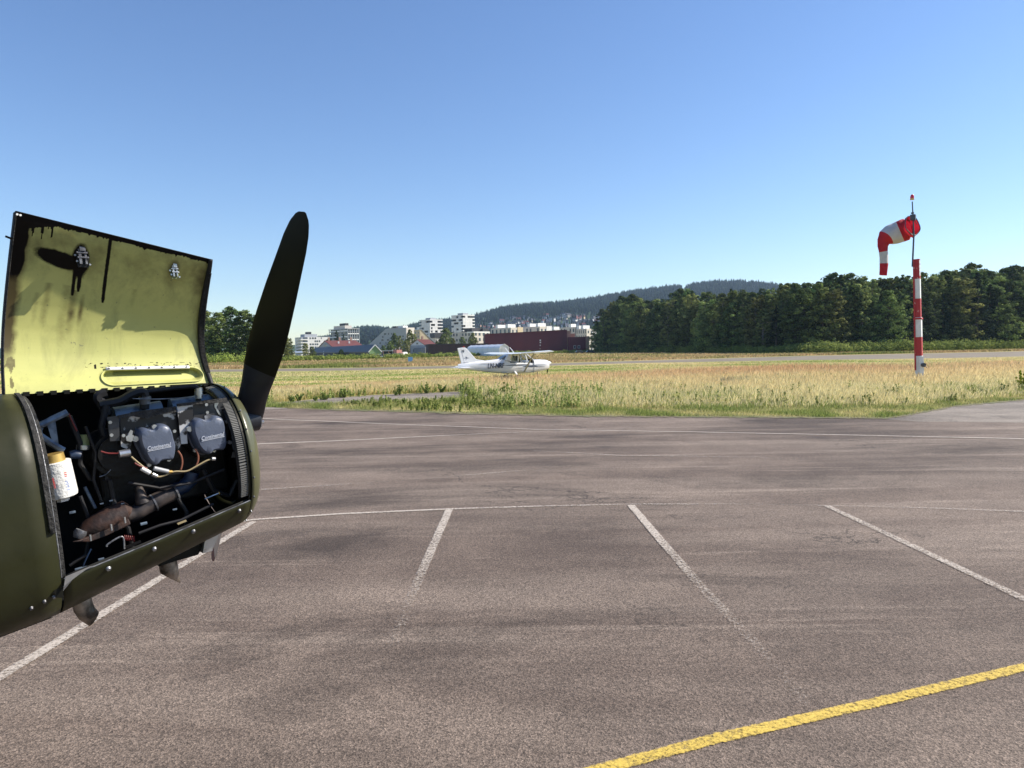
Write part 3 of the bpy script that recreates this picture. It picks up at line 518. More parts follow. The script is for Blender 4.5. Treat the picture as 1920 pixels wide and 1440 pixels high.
def gable(b, rmat, wall, rise, along='R', over=.4, ch=(), chm='brick'):
    """pitched roof over the footprint, ridge along the R face, gables at the ends"""
    LR, LL, H = b.LR, b.LL, b.H
    if along == 'R':
        mb = MB(); mb.add([(0,0,H),(0,LL,H),(0,LL/2,H+rise)],[(0,1,2)]); mb.add([(LR,0,H),(LR,LL,H),(LR,LL/2,H+rise)],[(0,1,2)]); mb.build('gable', wall, b.r, local=True)
        m2 = MB(); e = over; t = .25
        for sgn,y0 in ((1,0),(-1,LL)):
            sl = rise/(LL/2); a = V((-e,y0-sgn*e,H-e*sl)); p = V((LR+e,y0-sgn*e,H-e*sl)); c = V((LR+e,LL/2,H+rise)); d = V((-e,LL/2,H+rise)); u = V((0,0,t)); m2.hexa([a,p,c,d,a+u,p+u,c+u,d+u])
        rf = m2.build('roof', rmat, b.r, local=True)
        for x in ch: MB().box(LR*x-.5,LR*x+.5,LL/2-.5,LL/2+.5,H+rise-1,H+rise+2).build('chimney', chm, rf, local=True)
    else:
        mb = MB(); mb.add([(0,0,H),(LR,0,H),(LR/2,0,H+rise)],[(0,1,2)]); mb.add([(0,LL,H),(LR,LL,H),(LR/2,LL,H+rise)],[(0,1,2)]); mb.build('gable', wall, b.r, local=True)
        m2 = MB(); e = over; t = .25
        for sgn,x0 in ((1,0),(-1,LR)):
            sl = rise/(LR/2); a = V((x0-sgn*e,-e,H-e*sl)); p = V((x0-sgn*e,LL+e,H-e*sl)); c = V((LR/2,LL+e,H+rise)); d = V((LR/2,-e,H+rise)); u = V((0,0,t)); m2.hexa([a,p,c,d,a+u,p+u,c+u,d+u])
        rf = m2.build('roof', rmat, b.r, local=True)
        for y in ch: MB().box(LR/2-.5,LR/2+.5,LL*y-.5,LL*y+.5,H+rise-1,H+rise+2).build('chimney', chm, rf, local=True)
    return rf
# white apartment block (far left)
b = Bld('apartment_block','long white apartment block with dark balconies right of the propeller','apartment block',553,566,618,632,620,R(32)); b.box('wall','white_wall',0,b.LR,0,b.LL,0,b.H)
n = 5; fh = b.H/(n+1)
for i in range(n+1):
    z = fh*i
    for u0,u1 in ((.02,.20),) : b.win('R', b.LR*u0, b.LR*u1, z+fh*.35, z+fh*.92, 'balcony', 'glass')
    b.win('L', b.LL*.15, b.LL*.85, z+fh*.35, z+fh*.9, 'balcony', 'glass'); b.box('balcony_slab','white_wall', -1.4,b.LR*.17,-1.4,b.LL*.5,z+.02,z+1.0)
    for c_ in (.27,.36,.45,.52,.60,.68,.80,.90): 
        if rnd.random()<.8: b.win('R', b.LR*c_, b.LR*(c_+rnd.choice((.03,.05,.06))), z+fh*.35, z+fh*.88)
b.box('roof_terrace','grey_wall', b.LR*.15,b.LR*.6,b.LL*.2,b.LL*.8,b.H,b.H+2.6); b.box('roof_hut','dark', b.LR*.3,b.LR*.42,b.LL*.3,b.LL*.7,b.H+2.6,b.H+4.6)
# grey glass tower with framed balconies
b = Bld('apartment_tower','grey glazed tower with stacked balconies behind the red roofed house','tower block',617,652,673,615.5,640,R(38)); b.box('wall','grey_wall',1.2,b.LR-1.2,1.2,b.LL-1.2,0,b.H-1)
nf = 9; fh = b.H/nf
for i in range(1,nf): b.box('balcony_slab','steel_blue' , 0,b.LR,0,b.LL,i*fh-.25,i*fh+.1); b.box('railing','trim_white', 0,b.LR,0,.08,i*fh+.1,i*fh+.9) if i%2 else b.box('railing','trim_white',0,.08,0,b.LL,i*fh+.1,i*fh+.9)
for L_,f in ((b.LR,'R'),(b.LL,'L')):
    for j in range(6):
        u = L_*j/5; o = b.box('column','grey_wall', u-.25,u+.25,-.1,.25,0,b.H) if f=='R' else b.box('column','grey_wall', -.1,.25,u-.25,u+.25,0,b.H)
for i in range(nf): b.box('window','glass',1.1,b.LR-1.3,1.1,1.25,i*fh+.5,i*fh+fh-.5); b.box('window','glass',1.1,1.25,1.3,b.LL-1.3,i*fh+.5,i*fh+fh-.5)
b.box('roof_slab','grey_wall',-.5,b.LR+.5,-.5,b.LL+.5,b.H-.6,b.H); b.box('penthouse','beige_wall',b.LR*.1,b.LR*.7,b.LL*.2,b.LL*.8,b.H,b.H+2.8); b.box('roof_hut','dark',b.LR*.3,b.LR*.6,b.LL*.3,b.LL*.6,b.H+2.8,b.H+5)
# sloping grey block
d = 560; b = Bld('apartment_block','grey apartment block whose roof slopes down to the left, before the towers','apartment block',690,761,777,614,d,R(50)); LL,LR,H = b.LL,b.LR,b.H
prof = [(0,0),(LL,0),(LL,H*.38),(LL*.52,H*.98),(LL*.45,H),(0,H)]; mb = MB(); mb.prism([(0,y,z) for y,z in prof], (LR,0,0)); mb.build('wall','grey_wall',b.r,local=True)
b.box('end_wall','beige_wall',.3,LR,-.15,.2,0,H-.1); b.box('roof_hut','trim_white',2,LR-2,LL*.12,LL*.25,H,H+1.6); b.box('roof_hut','dark',2,LR-2,LL*.3,LL*.4,H,H+1.5)
for i in range(8):
    z = H*(.06+.115*i)
    for j in range(12):
        y = LL*(.06+.075*j); lim = H*.38+(H*.6)*(LL-y)/(LL*.48)
        if z+3 < min(H,lim)-1.5 and rnd.random()<.72: b.win('L', y, y+rnd.choice((1.0,1.6,2.6)), z, z+H*.07)
    if i<7: b.win('R', LR*.35, LR*.65, z, z+H*.06)
# beige block with slanted glass roof
b = Bld('apartment_block','beige block with a slanted metal and glass roof down to the right','apartment block',776,787,815,618,540,R(28)); LL,LR,H=b.LL,b.LR,b.H
mb = MB(); mb.prism([(0,0,0),(LR,0,0),(LR,0,H*.42),(LR*.1,0,H),(0,0,H)], (0,LL,0)); mb.build('wall','yellow_wall',b.r,local=True)
mb = MB(); mb.prism([(LR+.3,-.3,H*.42+.1),(LR+.3,-.3,H*.42+.7),(LR*.1,-.3,H+.8),(LR*.1,-.3,H+.15)], (0,LL+.6,0)); rf = mb.build('roof','metal_roof',b.r,local=True)
for t in (.25,.5,.75): 
    x = LR*(.1+.9*t); z = H*.42+H*.58*(1-t)+.72; mb = MB(); mb.prism([(x-1,LL*.2,z+.65),(x+1,LL*.2,z-.6),(x+1,LL*.2,z-.4),(x-1,LL*.2,z+.9)],(0,LL*.6,0)); mb.build('skylight','glass',rf,local=True)
b.wins('L',6,2,0,H*.95,.45,.5); b.wins('R',4,3,0,H*.42,.5,.5); b.win('R',LR*.08,LR*.2,H*.5,H*.6); b.box('roof_hut','trim_white',1,LR*.1,LL*.3,LL*.7,H,H+2)
# white towers
def white_tower(label, xl,xm,xr,yt,d,psi,nf,seed,pod):
    q = random.Random(seed); b = Bld('apartment_tower',label,'tower block',xl,xm,xr,yt,d,psi,'white apartment towers'); LL,LR,H=b.LL,b.LR,b.H
    b.box('core','dark',1.3,LR-1.3,1.3,LL-1.3,0,H-1); fh = H/nf
    for i in range(nf+1):
        z = i*fh; b.box('balcony_band','white_wall',0,LR,0,LL,z-fh*.16,min(z+fh*.20,H+.8))
        if i < nf:
            for L_,f in ((LR,'R'),(LL,'L')):
                k = 5
                for j in range(k):
                    if q.random() < (.62 if 0<j<k-1 else .18): 
                        u0,u1 = L_*j/k,L_*(j+1)/k
                        if f=='R': b.box('wall_panel','white_wall',u0+.1,u1-.1,.06,1.25,z+fh*.2,z+fh*.84)
                        else: b.box('wall_panel','white_wall',.06,1.25,u0+.1,u1-.1,z+fh*.2,z+fh*.84)
    b.box('roof_hut','grey_wall',LR*.25,LR*.7,LL*.25,LL*.7,H,H+2.6); return b
white_tower('white apartment tower with dark balcony openings, the smaller left one of the pair',786,806,830,600,760,R(40),10,3,0)
white_tower('taller white apartment tower with dark balcony openings, right of its smaller twin',846,868,890,591,740,R(40),12,8,0)
b = Bld('low_block','dark low podium building below the smaller white tower','flats',806,815,842,624,640,R(30)); b.box('wall','dark',0,b.LR,0,b.LL,b.H*.75,b.H); b.box('base','beige_wall',.5,b.LR-.5,.5,b.LL-.5,0,b.H*.75); b.wins('R',3,5,0,b.H*.7)
# beige flats
b = Bld('low_block','beige flats with dark roof boxes below the taller white tower','flats',848,888,918,622,520,R(42)); b.box('wall','beige_wall',0,b.LR,0,b.LL,0,b.H); b.wins('L',4,7,0,b.H,.55,.5,skip=.15); b.wins('R',4,4,0,b.H,.5,.55); b.box('roof_hut','dark',0.4,b.LR*.7,b.LL*.1,b.LL*.45,b.H,b.H+2.8); b.box('roof_hut','dark',b.LR*.6,b.LR,.5,b.LL*.3,b.H,b.H+2.4); b.box('roof_parapet','trim_white',-.15,b.LR+.15,-.15,b.LL*.3,b.H-.8,b.H+.2)
for lab,xl,xm,xr,yt,d,ps,huts in (('pale grey flats with white roof towers, first block left behind the red hall',920,958,980,614,600,40,(.2,.7)),('beige flats with a pair of white roof towers in the middle behind the red hall',978,1012,1034,612,610,40,(.15,.6)),('pale grey low flats at the right behind the red hall',1050,1078,1092,613,640,42,(.3,)),('pale flats beside the wood at the right end behind the red hall',1080,1100,1118,616,630,42,(.4,.8)),('low white flats with a spire between two taller blocks',1030,1040,1056,618,700,35,(.3,))):
    b = Bld('low_block',lab,'flats',xl,xm,xr,yt,d,R(ps),'flats behind the red hall'); b.box('wall','beige_wall',0,b.LR,0,b.LL,0,b.H); b.box('end_wall','yellow_wall' if huts[0]==.2 else 'white_wall',b.LR*.55,b.LR+.1,-.25,.1,0,b.H+.3)
    b.wins('L',4,5,0,b.H*.96,.45,.62,skip=.1); b.wins('R',4,3,0,b.H*.96,.45,.5)
    for h_ in huts: b.box('roof_tower','trim_white',b.LR*.1,b.LR*.75,b.LL*h_,b.LL*h_+3,b.H,b.H+2.9)
# red roofed house behind the barn
b = Bld('house','long house with a red tiled roof, three chimneys and a grey gable','house',597,624,682,651,385,R(27)); b.box('wall','grey_wall',0,b.LR,0,b.LL,0,b.H); gable(b,'red_roof','grey_wall',3.6,'R',.3,(.12,.48,.86)); b.win('L',b.LL*.4,b.LL*.6,b.H+.4,b.H+1.6)
for u in (.3,.65): b.box('roof_vent','trim_white',b.LR*u,b.LR*u+.7,b.LL*.25,b.LL*.25+.7,b.H+1.6,b.H+3.2)
# blue barn with green gable, ridge along the left face
b = Bld('barn','long dark blue barn with a bright green gable end','barn',583,692,714,659,262,R(24)); b.box('wall','blue_wall',0,b.LR,.05,b.LL,0,b.H); b.box('gable_wall','green_wall',-.02,b.LR+.02,-.15,.05,0,b.H)
rise = at(702,647,262).z-b.H; mb = MB(); mb.prism([(0,-.15,b.H),(b.LR,-.15,b.H),(b.LR/2,-.15,b.H+rise)],(0,.2,0)); mb.build('gable','green_wall',b.r,local=True); rf = gable(b,'slate_roof','green_wall',rise,'F',.35)
for sx in (0,1):
    mb = MB(); mb.beam((-.35 if sx==0 else b.LR+.35,-.42,b.H-.35*rise/(b.LR/2)+.1),(b.LR/2,-.42,b.H+rise+.12),.30,.12,(0,0,1)); mb.build('barge_board','trim_white',rf,local=True)
b.win('L',b.LL*.70,b.LL*.70+2.0,.8*1.6,2.9,mat='trim_white'); 
# white gabled house with red roof
b = Bld('house','white gabled house with a red roof at the end of the long brown shed','house',769,797,818,647,395,R(26)); 
# ridge runs away to the right: gable on the left-front
b.box('wall','grey_wall',0,b.LR,0,b.LL,0,b.H); gable(b,'red_roof','white_wall',3.1,'R',.3,(.45,)); b.win('L',b.LL*.45,b.LL*.58,b.H+.5,b.H+1.5); b.win('L',b.LL*.55,b.LL*.8,b.H*.35,b.H*.6); b.box('annexe','steel_blue',-2.2,0,0,b.LL*.5,0,b.H*.75)
# long brown shed and red halls
b = Bld('shed','very long low dark brown shed behind the white tent','shed',800,803,915,646.5,372,R(10)); b.box('wall','brown_wall',0,b.LR,0,b.LL+8,0,b.H); b.box('roof_edge','dark',-.2,b.LR+.2,-.2,b.LL+8.2,b.H,b.H+.35)
b = Bld('hall','large windowless dark red hall behind the taxiing aeroplane','hall',908,909,1063,624.5,430,R(4)); b.LL = 30; zr = b.H
mb = MB(); mb.prism([(0,0,0),(b.LR,0,0),(b.LR,0,zr+1.0),(0,0,zr-.9)], (0,30,0)); mb.build('wall','red_wall',b.r,local=True); b.box('corner_wall','brick',b.LR,b.LR+2.3,.4,29,0,zr+.6); 
mb = MB(); mb.beam((-.2,-.1,zr-.75),(b.LR+.2,-.1,zr+1.15),.35,.5,(0,0,1)); mb.build('roof_edge','red_wall',b.r,local=True)
for z,sz in ((7.2,.8),(5.9,.8),(4.3,.6),(2.4,.35)): b.win('R',b.LR*.665,b.LR*.665+sz,z,z+sz,'sign_mark','trim_white')
b = Bld('hall','smaller dark red hall with a tan end wall beside the wood','hall',1067,1068,1098,632,425,R(3)); b.box('wall','red_wall',0,b.LR,0,26,0,b.H); b.box('end_wall','brick',b.LR,b.LR+2.2,.3,25,0,b.H+.3)
for u in (.24,.50):
    x0 = b.LR*u
    for a0,a1,z0,z1 in ((0,1.4,4.0,4.15),(0,1.4,2.4,2.55),(0,.15,2.4,4.1),(1.25,1.4,2.4,4.1)): b.box('window_frame','trim_white',x0+a0,x0+a1,-.1,.03,z0,z1)
    b.win('R',x0+.15,x0+1.25,2.55,4.0)
b = Bld('shed','low brick lean-to with a flat roof against the large red hall','shed',1062,1063,1078,625.5,445,R(3)); b.box('wall','brick',0,b.LR,0,12,0,b.H)
# white tent
b = Bld('storage_tent','white fabric storage tent with ribbed translucent sides behind the tail','tent',876,937,954,652.5,262,R(17)); LL,LR,H = b.LL,b.LR,b.H; rise = at(945,645,262).z-H
prof = [(0,0),(0,H),(LR*.10,H+rise*.45),(LR*.5,H+rise),(LR*.90,H+rise*.45),(LR,H),(LR,0)]
mb = MB(); nr = 6
for i in range(nr):
    y0,y1 = LL*i/nr,LL*(i+1)/nr; A = [V((x,y0,z)) for x,z in prof]; Bm = [V((x,(y0+y1)/2,z*.985)) for x,z in prof]; D = [V((x,y1,z)) for x,z in prof]; mb.grid([A,Bm,D])
mb.build('cover','tent',b.r,local=True,fix=True)
mb = MB(); mb.add([(x,0.02,z) for x,z in prof],[tuple(range(7))]); mb.add([(x,LL-.02,z) for x,z in prof],[tuple(range(7))]); mb.build('end_panel','trim_white',b.r,local=True)
for i in range(nr+1): MB().tube([(x,LL*i/nr,z+.03) for x,z in prof],.07,5).build('rib','trim_white',b.r,local=True)
MB().box(LR*.2,LR*.8,-.06,0.0,.1,H*.98).build('door','white_wall',b.r,local=True)
# small sheds and clutter between the barn and the white house
b = Bld('shed','small pink and grey hut among parked machinery','hut',738,744,753,656,300,R(30)); b.box('wall','grey_wall',0,b.LR,0,b.LL,0,b.H*.55); b.box('upper_wall','pink_wall',-.1,b.LR+.1,-.1,b.LL,b.H*.55,b.H)
b = Bld('shed','low dark open shed behind the parked machinery','shed',716,718,752,657,345,R(14)); b.box('roof','grey_wall',-.3,b.LR,-.3,b.LL+5,b.H-.4,b.H); b.box('back_wall','blue_wall',0,b.LR,2,b.LL+4,0,b.H-.4)
for u in (0,.3,.6,.97): b.box('post','brick',b.LR*u,b.LR*u+.3,-.1,.2,0,b.H-.4)
b = Bld('brick_hut','small brown hut at the left edge of the blue barn','hut',551,556,566,662,300,R(20)); b.box('wall','yellow_wall',0,b.LR,0,b.LL,0,b.H*.5); gable(b,'metal_roof','yellow_wall',.5,'R')
# parked vehicles
def car(px, d, rz, mat, label, van=False, L=4.4, name='parked_car'):
    p = at(px,700,d); r = thing(name,label,'van' if van else 'car',(p.x,p.y,0),rz); W=1.8; H=2.0 if van else 1.45; low=[(-L/2,.35),(-L/2,.85),(-L*.44,1.0),(L*.28,.95),(L*.48,.75),(L/2,.45),(L/2,.3)]
    mb = MB(); mb.prism([(x,-W/2,z) for x,z in low],(0,W,0)); mb.build('body',mat,r,local=True,bevel=.06)
    cab=[(-L*.42,.95),(-L*.34,H),(L*.12,H),(L*.28,.95)]; mb = MB(); mb.prism([(x,-W*.42,z) for x,z in cab],(0,W*.84,0)); mb.build('cabin',mat if van else 'glass',r,local=True,bevel=.05)
    mb = MB(); mb.box(-L*.33,L*.10,-W*.40,W*.40,H-.02,H+.05); mb.build('roof',mat,r,local=True)
    for x in (-L*.3,L*.32):
        for y in (-W/2+.05,W/2-.05): MB().tube([(x,y-.1,.32),(x,y+.1,.32)],.32,14).build('wheel','tyre',r,local=True)
    return r
car(713,235,R(20),'car_white','low white car parked right of the green gable')
car(760,305,R(60),'car_white','white van parked beside the pink hut',True,5.2,'parked_van'); car(731,305,R(10),'car_white','small white trailer among the machinery left of the pink hut')
car(1088,330,R(5),'car_dark','dark car parked in front of the smaller red hall'); car(1108,333,R(12),'car_dark','dark car parked under the edge of the wood'); car(988,360,R(0),'car_white','white car parked before the middle of the large red hall')
# tall yard poles near the machinery
for px,yt in ((742,653),(736,655),(749,651)):
    p = at(px,yt,302); r = MB().tube([(p.x,p.y,0),(p.x,p.y,p.z)],.07,6); r.tube([(p.x-.5,p.y,p.z-.5),(p.x+.4,p.y,p.z+.1)],.05,5); o = r.build('yard_mast','trim_white'); tag(o,{742:'thin white mast above the pink hut',736:'short thin mast left of the pink hut',749:'tallest thin mast right of the pink hut'}[px],'mast')
p = at(899,640,300); 
# blue sign board on posts
p = at(769.5,684,150); b0 = at(769.5,683,150); k = 150/FX
r = thing('sign_board','blue sign board on two posts in the dry grass left of the aeroplane tail','sign',(p.x,p.y,0),R(10)); Wd = 8.6*k; z0,z1 = at(770,682,150).z, at(770,669.5,150).z
MB().box(-Wd/2,Wd/2,-.04,.04,z0,z1).build('panel','sign_blue',r,local=True,bevel=.01)
for s_ in (-1,1): MB().box(s_*Wd*.42-.06,s_*Wd*.42+.06,.05,.15,0,z1).build('post','dark',r,local=True)
# houses on the hillside
HS = []; tries = 0
while len(HS) < 110 and tries < 9000:
    tries += 1; px = rnd.uniform(885,1125); Y = rnd.uniform(1500,2250); X = (px-960)/FX*Y; z = hill_z(X,Y); e = (z-CAMH)/Y*FX
    if 33 < e < 58-(max(0,960-px)*.25) and all(abs(px-a[0])>1.5 or abs(Y-a[1])>40 for a in HS): HS.append((px,Y,X,z))
protoH = {}
for wm in ('white_wall','beige_wall','brick','grey_wall','yellow_wall'):
    for rm in ('red_roof','slate_roof'):
        mb = MB(); mb.box(0,11,0,8,-3,6); mb.k = 1; mb.prism([(-.4,-.4,5.9),(-.4,8.4,5.9),(-.4,4,9.2)],(11.8,0,0)); mb.k = 2
        for zz in (1,3.6):
            for xx in (1.5,5,8.2): mb.box(xx,xx+1.4,-.06,.1,zz,zz+1.4)
        o = mb.build('hillside_house',[wm,rm,'glass'],local=True); protoH[(wm,rm)] = o
for (px,Y,X,z) in HS:
    k = rnd.choice([x for x in protoH for _ in range((4 if x[0]=='white_wall' else 1)*(4 if x[1]=='slate_roof' else 1))]); o = protoH[k].copy(); C.objects.link(o); o.location = (X,Y,z+1); o.rotation_euler = (0,0,rnd.uniform(-.9,.9)); s = rnd.uniform(.8,1.4); o.scale = (s,s,s)
    nm = {'white_wall':'white','beige_wall':'beige','brick':'brown','grey_wall':'grey','yellow_wall':'yellow'}[k[0]]; rn = {'red_roof':'red','slate_roof':'dark'}[k[1]]
    tag(o,'tiny %s house with a %s roof among the trees of the far hillside'%(nm,rn),'house','%s houses with %s roofs on the hillside'%(nm,rn))
for o in protoH.values(): bpy.data.objects.remove(o)
# air
mb = MB(); mb.box(-5200,5200,-180,4200,-1.2,420); hz = mb.build('haze', None or 'dark'); hz['kind'] = 'stuff'; hz['label'] = 'thin blue summer haze'
hm = bpy.data.materials.new('haze'); hm.use_nodes = True; hn = hm.node_tree; hn.nodes.clear(); ho = hn.nodes.new('ShaderNodeOutputMaterial'); hv = hn.nodes.new('ShaderNodeVolumePrincipled')
hv.inputs['Color'].default_value = (.55,.75,1,1); hv.inputs['Density'].default_value = .000075; hv.inputs['Anisotropy'].default_value = .2; hn.links.new(hv.outputs[0], ho.inputs['Volume']); hz.data.materials.clear(); hz.data.materials.append(hm)

# ------------------------------------------------ windsock mast
D = 46.0; base = at(1723,722,D); base.z = 0
q = lambda x,y,dd=0.: at(x,y,D+dd)
t = thing('windsock_mast','tall red and white windsock mast with a red lamp standing in the dry grass','windsock mast',tuple(base))
a = q(1724,722); a.z = 0; axis_t = q(1719,486)
def ax(y): return q(1724-5*(722-y)/236, y)
side = V((.62,.78,0)); W0 = .40
for y0,y1,m,wf in ((722,667,'mast_white',1.06),(667,632,'mast_red',1.05),(632,595,'mast_white',1.04),(595,560,'mast_red',.92),(560,523,'mast_white',.90),(523,486,'mast_red',.88)):
    p0 = ax(y0); p1 = ax(y1); 
    if y0 == 722: p0 = a
    MB().beam(p0,p1,W0*wf,W0*.95*wf,side).build('mast_section',m,t,bevel=.015)
MB().beam(ax(599),ax(596),W0*1.25,W0*1.2,side).build('collar','mast_red',t); MB().tube([ax(597)+side*.1-V((0,.25,0)),ax(597)+side*.38-V((0,.25,0))],.035,6).build('hinge_bolt','bare_metal',t)
o1 = V((-.27,-.06,0)); MB().beam(ax(694)+o1,ax(487)+o1*.85,.09,.09,side).build('side_channel','mast_red',t)
wb = MB(); wb.beam(ax(705)+V((-.02,-.30,0)),ax(668)+V((-.02,-.30,0)),.26,.12,(1,0,0)); bx = wb.build('winch_box','mast_white',t,bevel=.01)
c_ = ax(684)+V((.02,-.40,0)); MB().tube([c_,c_+V((0,-.14,0))],.13,12).build('winch_drum','pole_metal',bx); MB().tube([c_+V((0,-.14,0)),c_+V((.16,-.16,-.18))],.02,6).build('crank','pole_metal',bx)
fl = MB(); fl.beam(V((base.x,base.y,0)),V((base.x,base.y,.28)),.62,.6,side); fl.build('base_plate','rust',t)
mp0 = ax(500)+V((-.30,-.02,0)); MB().tube([mp0, q(1713.5,440), q(1710.5,378)],[.055,.05,.035],8).build('pole','pole_metal',t,smooth=True)
for a_,b_ in (((1703,415,.2),(1711,409,.0)),((1719,420,.25),(1712,409,.0)),((1711,441,.25),(1711.5,430,.0))): MB().tube([q(a_[0],a_[1],a_[2]),q(b_[0],b_[1],b_[2])],.022,6).build('hoop_stay','pole_metal',t)
# irregular worn white numerals-like paint patches are plain chips on the top red section
mb = MB(); 
for y in (492,500,507,514): mb.beam(ax(y+3.2)+V((.06,-.215,0)),ax(y-3.2)+V((.06,-.215,0)),.13,.01,(.82,.57,0))
mb.build('worn_plate','mast_white',t)
lamp = MB(); pc = q(1710.3,369.5); lamp.tube([pc+V((0,0,-.10)),pc+V((0,0,-.02)),pc+V((0,0,.08)),pc+V((0,0,.16))],[.11,.12,.10,.05],12); lm = lamp.build('lamp','red_lamp',t,smooth=True); MB().tube([pc+V((0,0,-.17)),pc+V((0,0,-.10))],.13,12).build('lamp_base','brass',lm)
MB().beam(q(1712,413),q(1712,402.5),.30,.30,side).build('bracket','pole_metal',t,bevel=.02); MB().tube([q(1711,401),q(1711,398)],.09,8).build('clamp','pole_metal',t)
# windsock
t = thing('windsock','half filled red and white striped windsock drooping to the left of its mast','windsock',tuple(q(1706,425)))
px_r = [(1711,423,18.5,.25),(1706,427,20,.5),(1697,430,21,.8),(1688,434,21,1.0),(1678,438,20,1.1),(1669,441,18.5,1.1),(1661,446,16,1.1),(1656,453,12,1.1),(1654.5,462,9.5,1.1),(1656,472,8.2,1.1),(1657.5,482,8.0,1.1),(1657.5,494,8,1.1),(1657,506,7.6,1.1),(1656,516,7.0,1.1)]
N = 28; rows = []; P = [q(x,y,dd) for x,y,r_,dd in px_r]; K = D/FX
for i,(p,(x,y,r_,dd)) in enumerate(zip(P,px_r)):
    d = (P[min(i+1,len(P)-1)]-P[max(i-1,0)]).normalized()
    if i == 0: d = V((-.34,.90,-.20)).normalized()
    if i == 1: d = V((-.62,.70,-.26)).normalized()
    up = V((0,0,1)); sx = d.cross(V((0,1,0)) if i>1 else V((0,0,1))).normalized(); sy = d.cross(sx); fl_ = 1 if i<7 else .55; row = []
    for j in range(N):
        an = 2*PI*j/N; wr = 1+ (.03*math.sin(an*5+i*.8)+.045*mnoise.noise(V((math.cos(an)*2,math.sin(an)*2,i*.5))))*(1 if i<7 else 2.6)
        row.append(p+sx*(math.cos(an)*r_*K*wr)+sy*(math.sin(an)*r_*K*wr*fl_))
    rows.append(row)
secs = [(0,3,'sock_red'),(3,6,'sock_white'),(6,9,'sock_red'),(9,11,'sock_white'),(11,13,'sock_red')]
for a_,b_,m in secs:
    mb = MB(); sub = []
    for i in range(a_,b_):
        for k in range(3): sub.append([rows[i][j].lerp(rows[i+1][j],k/3) for j in range(N)])
    sub.append(rows[b_]); mb.grid(sub,closed=True); o = mb.build('fabric_band',m,t,smooth=True,fix=False)
MB().tube(rows[0]+[rows[0][0]],.03,6).build('hoop','pole_metal',t,smooth=True)
# ------------------------------------------------ light aircraft on the field
Dc = 57.0; cx = 953.5; p0 = g(cx,708); p0 = V((at(cx,700,Dc).x, Dc, 0)); HDG = R(25)
t = thing('light_aircraft','white high wing light aeroplane with dark stripes taxiing beyond the tall grass','aeroplane',tuple(p0),HDG); t.rotation_euler = (R(-.6),0,HDG)   # left wing low
WM[t.name] = Matrix.Translation(p0) @ Matrix.Rotation(HDG,4,'Z') @ Matrix.Rotation(R(-.6),4,'X')
ST = [(-4.25,1.02,1.38,.05),(-3.9,.98,1.44,.12),(-3.0,.86,1.52,.22),(-2.0,.72,1.60,.32),(-1.0,.60,1.70,.44),(-.55,.56,1.76,.50),(0.,.52,1.55,.54),(.6,.50,1.55,.55),(1.2,.50,1.56,.55),(1.95,.52,1.58,.52),(2.2,.55,1.60,.50),(2.8,.62,1.60,.46),(3.3,.72,1.56,.42),(3.5,.82,1.48,.34),(3.56,1.0,1.36,.2)]
def ring_(x,zb,zt,hw,n=20,e=2.8):
    zm=(zb+zt)/2; hh=(zt-zb)/2; out=[]
    for j in range(n):
        a=2*PI*j/n; c,s_=math.cos(a),math.sin(a); out.append(V((x,hw*math.copysign(abs(c)**(2/e),c),zm+hh*math.copysign(abs(s_)**(2/e),s_))))
    return out
mb = MB(); rr = [ring_(*s_) for s_ in ST]; mb.grid(rr,closed=True); mb.add(rr[0],[tuple(range(20))]); mb.add(rr[-1],[tuple(range(20))]); fu = mb.build('fuselage','air_white',t,local=True,smooth=True)
# cabin: rear deck, roof, pillars, glass
def face_y(x):   # half width of the fuselage side at x
    return float(np.interp(x,[s_[0] for s_ in ST],[s_[3] for s_ in ST]))
mb = MB(); mb.hexa([(-.55,-.50,1.6),(-.1,-.54,1.55),(-.1,.54,1.55),(-.55,.50,1.6),(-.35,-.40,1.95),(-.1,-.45,2.1),(-.1,.45,2.1),(-.35,.40,1.95)])
for a_,b_,w_ in (((-.12,1.5),(-.02,2.12),.10),((.62,1.5),(.66,2.14),.09),((1.42,1.5),(1.28,2.13),.09),((2.02,1.55),(1.42,2.12),.06)):
    for sy in (-1,1): MB().beam((a_[0],sy*.53,a_[1]),(b_[0],sy*.47,b_[1]-.08),w_,.05,(1,0,0)).build('pillar','air_white',t,local=True)
mb.build('cabin_frame','air_white',t,local=True)
for n_,x0,x1,u0,u1 in (('rear_side_window',-.04,.58,.0,.60),('door_window',.68,1.36,.70,1.24),('quarter_window',1.46,1.98,1.34,1.40)):
    for sy in (-1,1): MB().add([(x0,sy*.525,1.53),(x1,sy*.525,1.53),(u1,sy*.475,2.05),(u0,sy*.475,2.05)],[(0,1,2,3)]).build(n_,'clear_glass',t,local=True,fix=False,solid=.01)
MB().add([(2.02,-.5,1.57),(2.02,.5,1.57),(1.42,.46,2.05),(1.42,-.46,2.05)],[(0,1,2,3)]).build('windshield','clear_glass',t,local=True,fix=False,solid=.01)
MB().add([(-.80,-.44,1.72),(-.80,.44,1.72),(-.36,.40,1.97),(-.36,-.40,1.97)],[(0,1,2,3)]).build('rear_window','glass',t,local=True,fix=False,solid=.02)
for x in (1.05,.25):
    for y in (-.26,.26):
        mb = MB(); mb.box(x-.25,x+.22,y-.2,y+.2,1.15,1.45); mb.beam((x-.25,y,1.4),(x-.36,y,1.92),.1,.38,(1,0,0)); mb.build('seat','oily_black' if y<0 else 'air_grey',t,local=True,bevel=.03)
MB().box(1.75,1.95,-.48,.48,1.3,1.66).build('instrument_panel','oily_black',t,local=True)
MB().box(-.75,2.0,-.47,.47,.62,.66).build('cabin_floor','air_grey',t,local=True)
